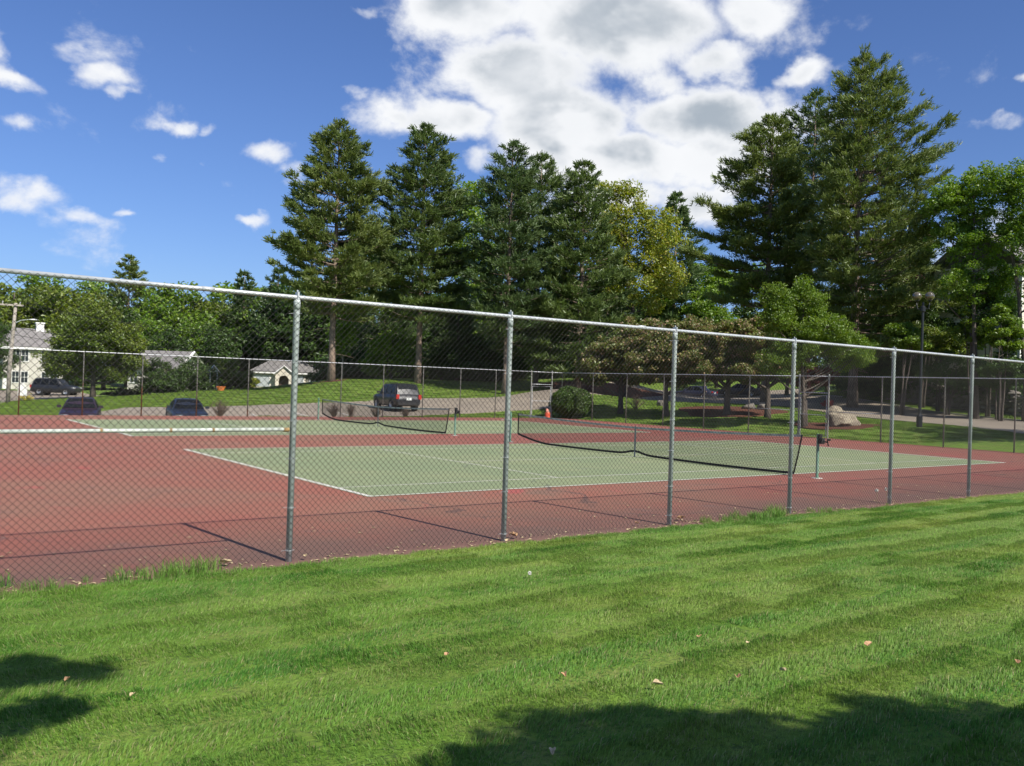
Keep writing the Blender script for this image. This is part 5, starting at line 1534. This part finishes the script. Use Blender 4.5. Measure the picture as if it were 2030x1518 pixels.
# ------------------------------------------------------------------ the lawn in front: grass blades
def m_blade(t, pos):
    sp = t.n('ShaderNodeSeparateXYZ'); t.put(sp.inputs[0], pos)
    flat = t.vm('MULTIPLY', pos, (.55, 1.5, 0))
    a = t.mix(t.ramp(t.noise(flat, .9, 4, .6), .36, .64), (.070, .198, .025), (.130, .268, .036))
    a = t.mix(t.m('MULTIPLY', t.ramp(t.noise(t.vm('MULTIPLY', pos, (.35, 1.6, 0)), .8, 3, .6), .42, .66), t.ramp(sp.outputs[0], -6, 1, .35, 1)), a, (.26, .335, .062))
    mow_sheen = t.ramp(t.noise(t.vm('MULTIPLY', pos, (.07, 1.15, 0)), 1.5, 2, .5), .40, .62)  # mowing-stripe sheen of leaning blades, painted into the colour as lighter bands
    a = t.mix(t.m('MULTIPLY', mow_sheen, t.ramp(sp.outputs[0], -7, 2, .22, .62)), a, (.25, .365, .08))
    a = t.mix(t.ramp(t.noise(t.vm('MULTIPLY', pos, (1, 1, 0)), 1.7, 3, .55), .60, .74, 0, .5), a, (.058, .165, .03))
    g = t.n('ShaderNodeNewGeometry')
    return t.mix(t.ramp(g.outputs['Random Per Island'], .86, .93), a, (.30, .29, .13))


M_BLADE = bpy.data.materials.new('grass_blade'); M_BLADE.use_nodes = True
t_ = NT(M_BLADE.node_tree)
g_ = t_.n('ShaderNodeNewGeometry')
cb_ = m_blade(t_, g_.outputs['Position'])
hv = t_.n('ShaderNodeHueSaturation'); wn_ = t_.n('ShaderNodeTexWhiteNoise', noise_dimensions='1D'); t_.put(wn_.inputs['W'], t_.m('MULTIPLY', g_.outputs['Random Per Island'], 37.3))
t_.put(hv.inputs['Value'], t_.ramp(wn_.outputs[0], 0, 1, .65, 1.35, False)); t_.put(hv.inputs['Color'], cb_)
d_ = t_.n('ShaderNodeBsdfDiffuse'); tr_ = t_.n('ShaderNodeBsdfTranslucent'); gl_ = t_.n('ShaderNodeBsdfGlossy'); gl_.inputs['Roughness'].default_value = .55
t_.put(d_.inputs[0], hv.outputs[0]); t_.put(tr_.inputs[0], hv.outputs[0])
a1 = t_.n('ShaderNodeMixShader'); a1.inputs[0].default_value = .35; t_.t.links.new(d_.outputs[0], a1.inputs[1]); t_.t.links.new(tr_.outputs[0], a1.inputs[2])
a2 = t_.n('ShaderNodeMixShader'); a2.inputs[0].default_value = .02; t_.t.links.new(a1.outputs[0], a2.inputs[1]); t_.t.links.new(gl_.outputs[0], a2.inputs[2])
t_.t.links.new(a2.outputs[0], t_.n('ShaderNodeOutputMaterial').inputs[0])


def blade_mesh(name, n, size, h, w, lean, seed, spread=.30, round_=False):
    r = np.random.default_rng(seed)
    P = r.uniform(-size / 2, size / 2, (n, 2)) * 1.08
    if round_:
        P = r.normal(0, size / 4, (n, 2))
    hh = h * r.uniform(.55, 1.25, n); a = r.uniform(0, 2 * math.pi, n); k_ = np.abs(r.normal(0, spread, n))
    dx = np.cos(a) * k_ + lean[0] + r.normal(0, .08, n); dy = np.sin(a) * k_ + lean[1] + r.normal(0, .08, n)
    b0 = np.column_stack([P, np.full(n, -.012)])
    side = np.column_stack([-np.sin(a + r.normal(0, .9, n)), np.cos(a), np.zeros(n)]); side /= np.linalg.norm(side, axis=1, keepdims=True)
    wv = (w * r.uniform(.6, 1.3, n))[:, None] * side * .5
    mid = b0 + np.column_stack([dx * hh * .42, dy * hh * .42, hh * .62]); tip = b0 + np.column_stack([dx * hh * 1.15, dy * hh * 1.15, hh * (1 - .25 * np.minimum(np.hypot(dx, dy), 1))])
    V = np.stack([b0 - wv, b0 + wv, mid + wv * .85, mid - wv * .85, tip], 1).reshape(-1, 3)
    i = np.arange(n) * 5
    return V, [np.stack([i, i + 1, i + 2, i + 3], 1), np.stack([i + 3, i + 2, i + 4], 1)]


def unlinked(name, V, Fc, m, coll):
    o = mk(name, V, Fc, m); C.objects.unlink(o); coll.objects.link(o)


def scatter(name, pts, coll_groups, label=None):
    """one object whose geometry nodes stand a patch of blades on every point; pts rows: x,y,z,rot,scale,pick"""
    coll = coll_groups
    me = bpy.data.meshes.new(name); me.from_pydata([tuple(p[:3]) for p in pts], [], [])
    for nm, ci in (('rot', 3), ('scl', 4)):
        a = me.attributes.new(nm, 'FLOAT', 'POINT'); a.data.foreach_set('value', np.array([p[ci] for p in pts], np.float32))
    a = me.attributes.new('pick', 'INT', 'POINT'); a.data.foreach_set('value', np.array([p[5] for p in pts], np.int32))
    o = ob(name, me, None, None, 'stuff')
    ng = bpy.data.node_groups.new(name, 'GeometryNodeTree')
    ng.interface.new_socket('Geometry', in_out='INPUT', socket_type='NodeSocketGeometry'); ng.interface.new_socket('Geometry', in_out='OUTPUT', socket_type='NodeSocketGeometry')
    gi = ng.nodes.new('NodeGroupInput'); go = ng.nodes.new('NodeGroupOutput')
    ip = ng.nodes.new('GeometryNodeInstanceOnPoints'); ci = ng.nodes.new('GeometryNodeCollectionInfo')
    ci.inputs['Collection'].default_value = coll; ci.inputs['Separate Children'].default_value = True; ci.inputs['Reset Children'].default_value = True
    def attr(nm, ty):
        n_ = ng.nodes.new('GeometryNodeInputNamedAttribute'); n_.data_type = ty; n_.inputs['Name'].default_value = nm; return n_.outputs['Attribute']
    cx = ng.nodes.new('ShaderNodeCombineXYZ'); ng.links.new(attr('rot', 'FLOAT'), cx.inputs[2])
    er = ng.nodes.new('FunctionNodeEulerToRotation'); ng.links.new(cx.outputs[0], er.inputs[0])
    ng.links.new(gi.outputs[0], ip.inputs['Points']); ng.links.new(ci.outputs[0], ip.inputs['Instance']); ip.inputs['Pick Instance'].default_value = True
    ng.links.new(attr('pick', 'INT'), ip.inputs['Instance Index']); ng.links.new(er.outputs[0], ip.inputs['Rotation'])
    ng.links.new(attr('scl', 'FLOAT'), ip.inputs['Scale']); ng.links.new(ip.outputs[0], go.inputs[0])
    md = o.modifiers.new('scatter', 'NODES'); md.node_group = ng
    return o


GC = bpy.data.collections.new('grass_patches')
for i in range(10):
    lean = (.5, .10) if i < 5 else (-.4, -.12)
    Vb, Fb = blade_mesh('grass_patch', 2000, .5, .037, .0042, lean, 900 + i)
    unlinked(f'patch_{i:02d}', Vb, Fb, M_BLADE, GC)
r = np.random.default_rng(11)
pts = []
for y in np.arange(-13.6, -5.05, .46):
    band = math.sin(2 * math.pi * (y + 9.78 + .26) / 1.06)
    for x in np.arange(-9.5, 24.0, .46):
        rel = np.array([x - CX, y - CY]); dep = rel @ VX; lat = rel @ RX
        if dep < 1.6 or abs(lat) > dep * .64 + 2.6 or y > -5.12 + .02 * math.sin(x * 3):
            continue
        pA = .5 + .38 * math.copysign(min(1, abs(band) * 2), band)
        pick = int(r.integers(0, 5)) + (0 if r.random() < pA else 5)
        xx, yy = x + r.normal(0, .05), y + r.normal(0, .05)
        pts.append((xx, yy, float(lawn_z(yy)), r.choice([-.12, .05, .2]), r.uniform(.9, 1.12), pick))
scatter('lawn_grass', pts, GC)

# ragged verge and weeds along the foot of the fence
EC = bpy.data.collections.new('verge_patches')
for i in range(6):
    Vb, Fb = blade_mesh('verge_patch', 130 if i < 4 else 46, .22, .055 if i < 4 else .17, .005 if i < 4 else .006, (0, 0), 950 + i, .45 if i < 4 else .6, True)
    unlinked(f'tuft_{i:02d}', Vb, Fb, M_BLADE, EC)
pts = []
for x in np.arange(-8, 24, .085):
    yy = -5.06 + r.normal(0, .05) + .05 * math.sin(x * 1.3) + .04 * math.sin(x * 3.7)
    pts.append((x, yy, float(lawn_z(yy)), r.uniform(0, 6.28), r.uniform(.7, 1.15), int(r.integers(0, 4))))
    if r.random() < .30:
        yy = -4.92 + r.normal(0, .05); pts.append((x, yy, .0, r.uniform(0, 6.28), r.uniform(.5, .9), int(r.integers(0, 4))))
for xa, xb, n_, sc_ in ((-6.3, -4.7, 20, .8), (-5.0, -4.1, 16, .9), (3.2, 4.2, 22, .6), (4.1, 5.5, 44, .95), (5.75, 6.6, 8, .6), (8.4, 8.9, 4, .6), (10.5, 11.6, 3, .5)):
    for _ in range(n_):
        x = r.uniform(xa, xb); yy = -4.82 + r.normal(0, .10); pts.append((x, yy, .0, r.uniform(0, 6.28), sc_ * r.choice([.35, .5, .7, 1.15]) * r.uniform(.8, 1.2), int(r.integers(4, 6))))
scatter('weeds_along_fence', pts, EC)

# mown grass beyond the court fence reads as turf: coarse tufts on the mound and verge
TCo = bpy.data.collections.new('turf_patches')
for i in range(4):
    Vb, Fb = blade_mesh('turf_patch', 320, 1.1, .085, .03, (0, 0), 970 + i, .5)
    unlinked(f'turf_{i:02d}', Vb, Fb, M_GRASS, TCo)
pts = []


def inpoly(P, poly):
    x, y = P; c = False; n_ = len(poly)
    for i in range(n_):
        x1, y1 = poly[i][:2]; x2, y2 = poly[(i + 1) % n_][:2]
        if (y1 > y) != (y2 > y) and x < (x2 - x1) * (y - y1) / (y2 - y1) + x1:
            c = not c
    return c


road_poly = [at(p_, 760, d)[:2] for p_, d in rn] + [at(p_, 760, d)[:2] for p_, d in rf]
side_poly = [at(p_, 760, d)[:2] for p_, d in side]
beds = [(gp(1655, 48.3), 2.3), (gp(1448, 58), 4.0), (gp(1190, 84), 5.4)]
for d in np.arange(41, 84, 1.0):
    for px in np.arange(-20, 2060, F / d * 1.0):
        p_ = at(px + r.uniform(-8, 8), 760, d + r.uniform(-.4, .4))[:2]
        if (HX0 - .2 < p_[0] < HX1 + .35 and HY0 < p_[1] < HY1 + .35) or p_[0] < HX1 and p_[1] < HY1:
            continue
        if any(inpoly(p_, po) for po in (lot, road_poly, side_poly)) or any(np.hypot(*(p_ - c[:2])) < rr_ for c, rr_ in beds):
            continue
        pts.append((p_[0], p_[1], H1(p_) - .01, r.uniform(0, 6.28), r.uniform(.7, 1.0), int(r.integers(0, 4))))
scatter('verge_grass', pts, TCo)

# ------------------------------------------------------------------ fallen leaves and dandelions
def dead_leaf(px, py, size, seed, label, m):
    p = lawn_pt(px, py); r = np.random.default_rng(seed)
    n_ = 13; a = np.linspace(0, 2 * math.pi, n_, endpoint=False)
    rad = size * (.62 + .30 * np.cos(5 * a) ** 2 + r.uniform(-.1, .1, n_))
    V = [(rad[i] * math.cos(a[i]) * .5, rad[i] * math.sin(a[i]) * .36, size * .22 * abs(math.sin(a[i])) + r.uniform(0, size * .12)) for i in range(n_)] + [(0, 0, 0)]
    V2 = [(x, y, z + .0025) for x, y, z in V]
    i = np.arange(n_); j = (i + 1) % n_
    F1 = np.stack([j, i, np.full(n_, n_)], 1); F2 = np.stack([i, j, np.full(n_, n_)], 1) + n_ + 1
    Fq = np.stack([i, j, j + n_ + 1, i + n_ + 1], 1)
    o = mk('fallen_leaf', V + V2, [np.concatenate([F1, F2]), Fq], m)
    o.location = (p[0], p[1], p[2] + .042); o.rotation_euler = (r.uniform(-.3, .3), r.uniform(-.3, .3), r.uniform(0, 6))
    tag(o, label, 'leaf', 'dry leaves lying on the lawn')


M_DRY = mat('dry_leaf', (.46, .27, .14), .8, var=.35, scale=30)
M_DRY2 = mat('pale_dry_leaf', (.55, .43, .25), .8, var=.3, scale=30)
for i, (px, py, s_, lab, mm) in enumerate(((886, 1311, .058, 'orange brown dry leaf in the middle of the lawn', 0), (133, 1361, .05, 'small dry leaf beside the twig shadow at the lower left', 0), (262, 1393, .05, 'pale dry leaf right of the twig shadows', 1), (1385, 1275, .06, 'round tan leaf on the bright mowing stripe', 0),
                                           (1119, 1352, .055, 'brown leaf just above the left end of the big shade', 0), (1462, 1357, .07, 'crumpled dark brown leaf near the edge of the big shade', 0), (1551, 1343, .06, 'pale curled leaf right of the crumpled brown one', 1), (1302, 1371, .075, 'long flat tan leaf close above the big shade', 1),
                                           (1722, 1291, .08, 'flat reddish leaf at the right side of the lawn', 0), (1482, 1287, .04, 'tiny pale leaf on the bright stripe right of the round tan leaf', 1), (2015, 1326, .06, 'brown leaf near the right edge of the lawn', 0), (1095, 1508, .05, 'pale leaf in the shade at the bottom edge', 1))):
    dead_leaf(px, py, s_, 980 + i, lab, M_DRY2 if mm else M_DRY)
for i, (px, py, s_, lab) in enumerate(((447, 1124, .16, 'large tan leaf at the foot of the fence left of the nearest post'), (1018, 1068, .15, 'curled orange leaf leaning by the foot of the second fence post'), (1006, 1078, .10, 'pale leaf right under the second fence post'), (1350, 1033, .16, 'pale curled leaf right of the third fence post'), (1338, 1043, .10, 'flat tan leaf below the third fence post'), (1262, 1043, .08, 'small pale leaf between the second and third fence posts'), (1432, 1027, .07, 'small pale leaf at the left end of the fence weeds'), (1456, 1024, .07, 'small pale leaf under the fence weeds'), (605, 1110, .08, 'small tan leaf right of the nearest fence post'), (232, 1150, .07, 'small tan leaf among the weeds at the far left'))):
    dead_leaf(px, py, s_, 1000 + i, lab, M_DRY2 if i % 2 == 0 else M_DRY)
r = np.random.default_rng(21)
LV = []; LF = []; n_ = 0
for _ in range(900):
    x = r.uniform(-8, 22); y = -4.86 + abs(r.normal(0, .22)) if r.random() < .8 else r.uniform(-4.9, -2.5); s_ = r.uniform(.012, .04); a = r.uniform(0, 6.28)
    c_, k_ = math.cos(a) * s_, math.sin(a) * s_; h0 = .004 if y > -4.95 else float(lawn_z(y)) + .02
    LV += [(x - c_, y - k_, h0), (x + k_ * .5, y - c_ * .5, h0 + s_ * .3), (x + c_, y + k_, h0 + s_ * .15), (x - k_ * .5, y + c_ * .5, h0 + s_ * .35)]; LF.append([n_, n_ + 1, n_ + 2, n_ + 3]); n_ += 4
mk('leaf_litter', LV, np.array(LF), M_DRY2, kind='stuff')

M_PUFF = mat('dandelion_fluff', (.7, .68, .62), .9)
M_STEM = mat('pale_stem', (.22, .27, .1), .8)


def dandelion(px, py, hgt, label, rad=.018):
    p = lawn_pt(px, py) ; t = thing('dandelion', label, 'dandelion', p, 0, None)
    b = MB(); b.tube([(0, 0, -.02), (.01, 0, hgt * .5), (.0, .01, hgt)], .002, 5); b.build('stem', M_STEM, t)
    r = np.random.default_rng(int(px)); V = []; Fc = []
    for i in range(70):
        d = r.normal(size=3); d /= np.linalg.norm(d); s_ = np.cross(d, r.normal(size=3)); s_ /= np.linalg.norm(s_)
        c = np.array([0, .01, hgt]); k_ = len(V); V += [c + d * rad * .2, c + d * rad + s_ * rad * .25, c + d * rad - s_ * rad * .25]; Fc.append([k_, k_ + 1, k_ + 2])
    mk('seed_head', V, np.array(Fc), M_PUFF, t)


dandelion(1051, 1150, .07, 'white dandelion puff in the lawn right of the second fence post', .02)
dandelion(1738, 999, .26, 'left of two tall dandelion seed heads by the fifth fence post', .034)
dandelion(1757, 997, .27, 'right of two tall dandelion seed heads by the fifth fence post', .034)

# yellow flowers by the notice board
fb = gp(52, 73.5, -.02); t = thing('flower_clump', 'clump of yellow flowers in front of the white notice board', 'flowers', fb)
r = np.random.default_rng(31)
Pf = r.normal(0, 1, (130, 3)) * [.28, .2, .1] + [0, 0, .32]; V, Fq = leaves(Pf, .12, .12, r, 1.2); mk('blossom', V, Fq, leafmat('yellow_petals', (.6, .48, .04), (.5, .4, .03), .3, .2, 1), t)
Pf = r.normal(0, 1, (160, 3)) * [.28, .2, .1] + [0, 0, .16]; V, Fq = leaves(Pf, .14, .08, r, .3); mk('foliage', V, Fq, M_WOOD, t)
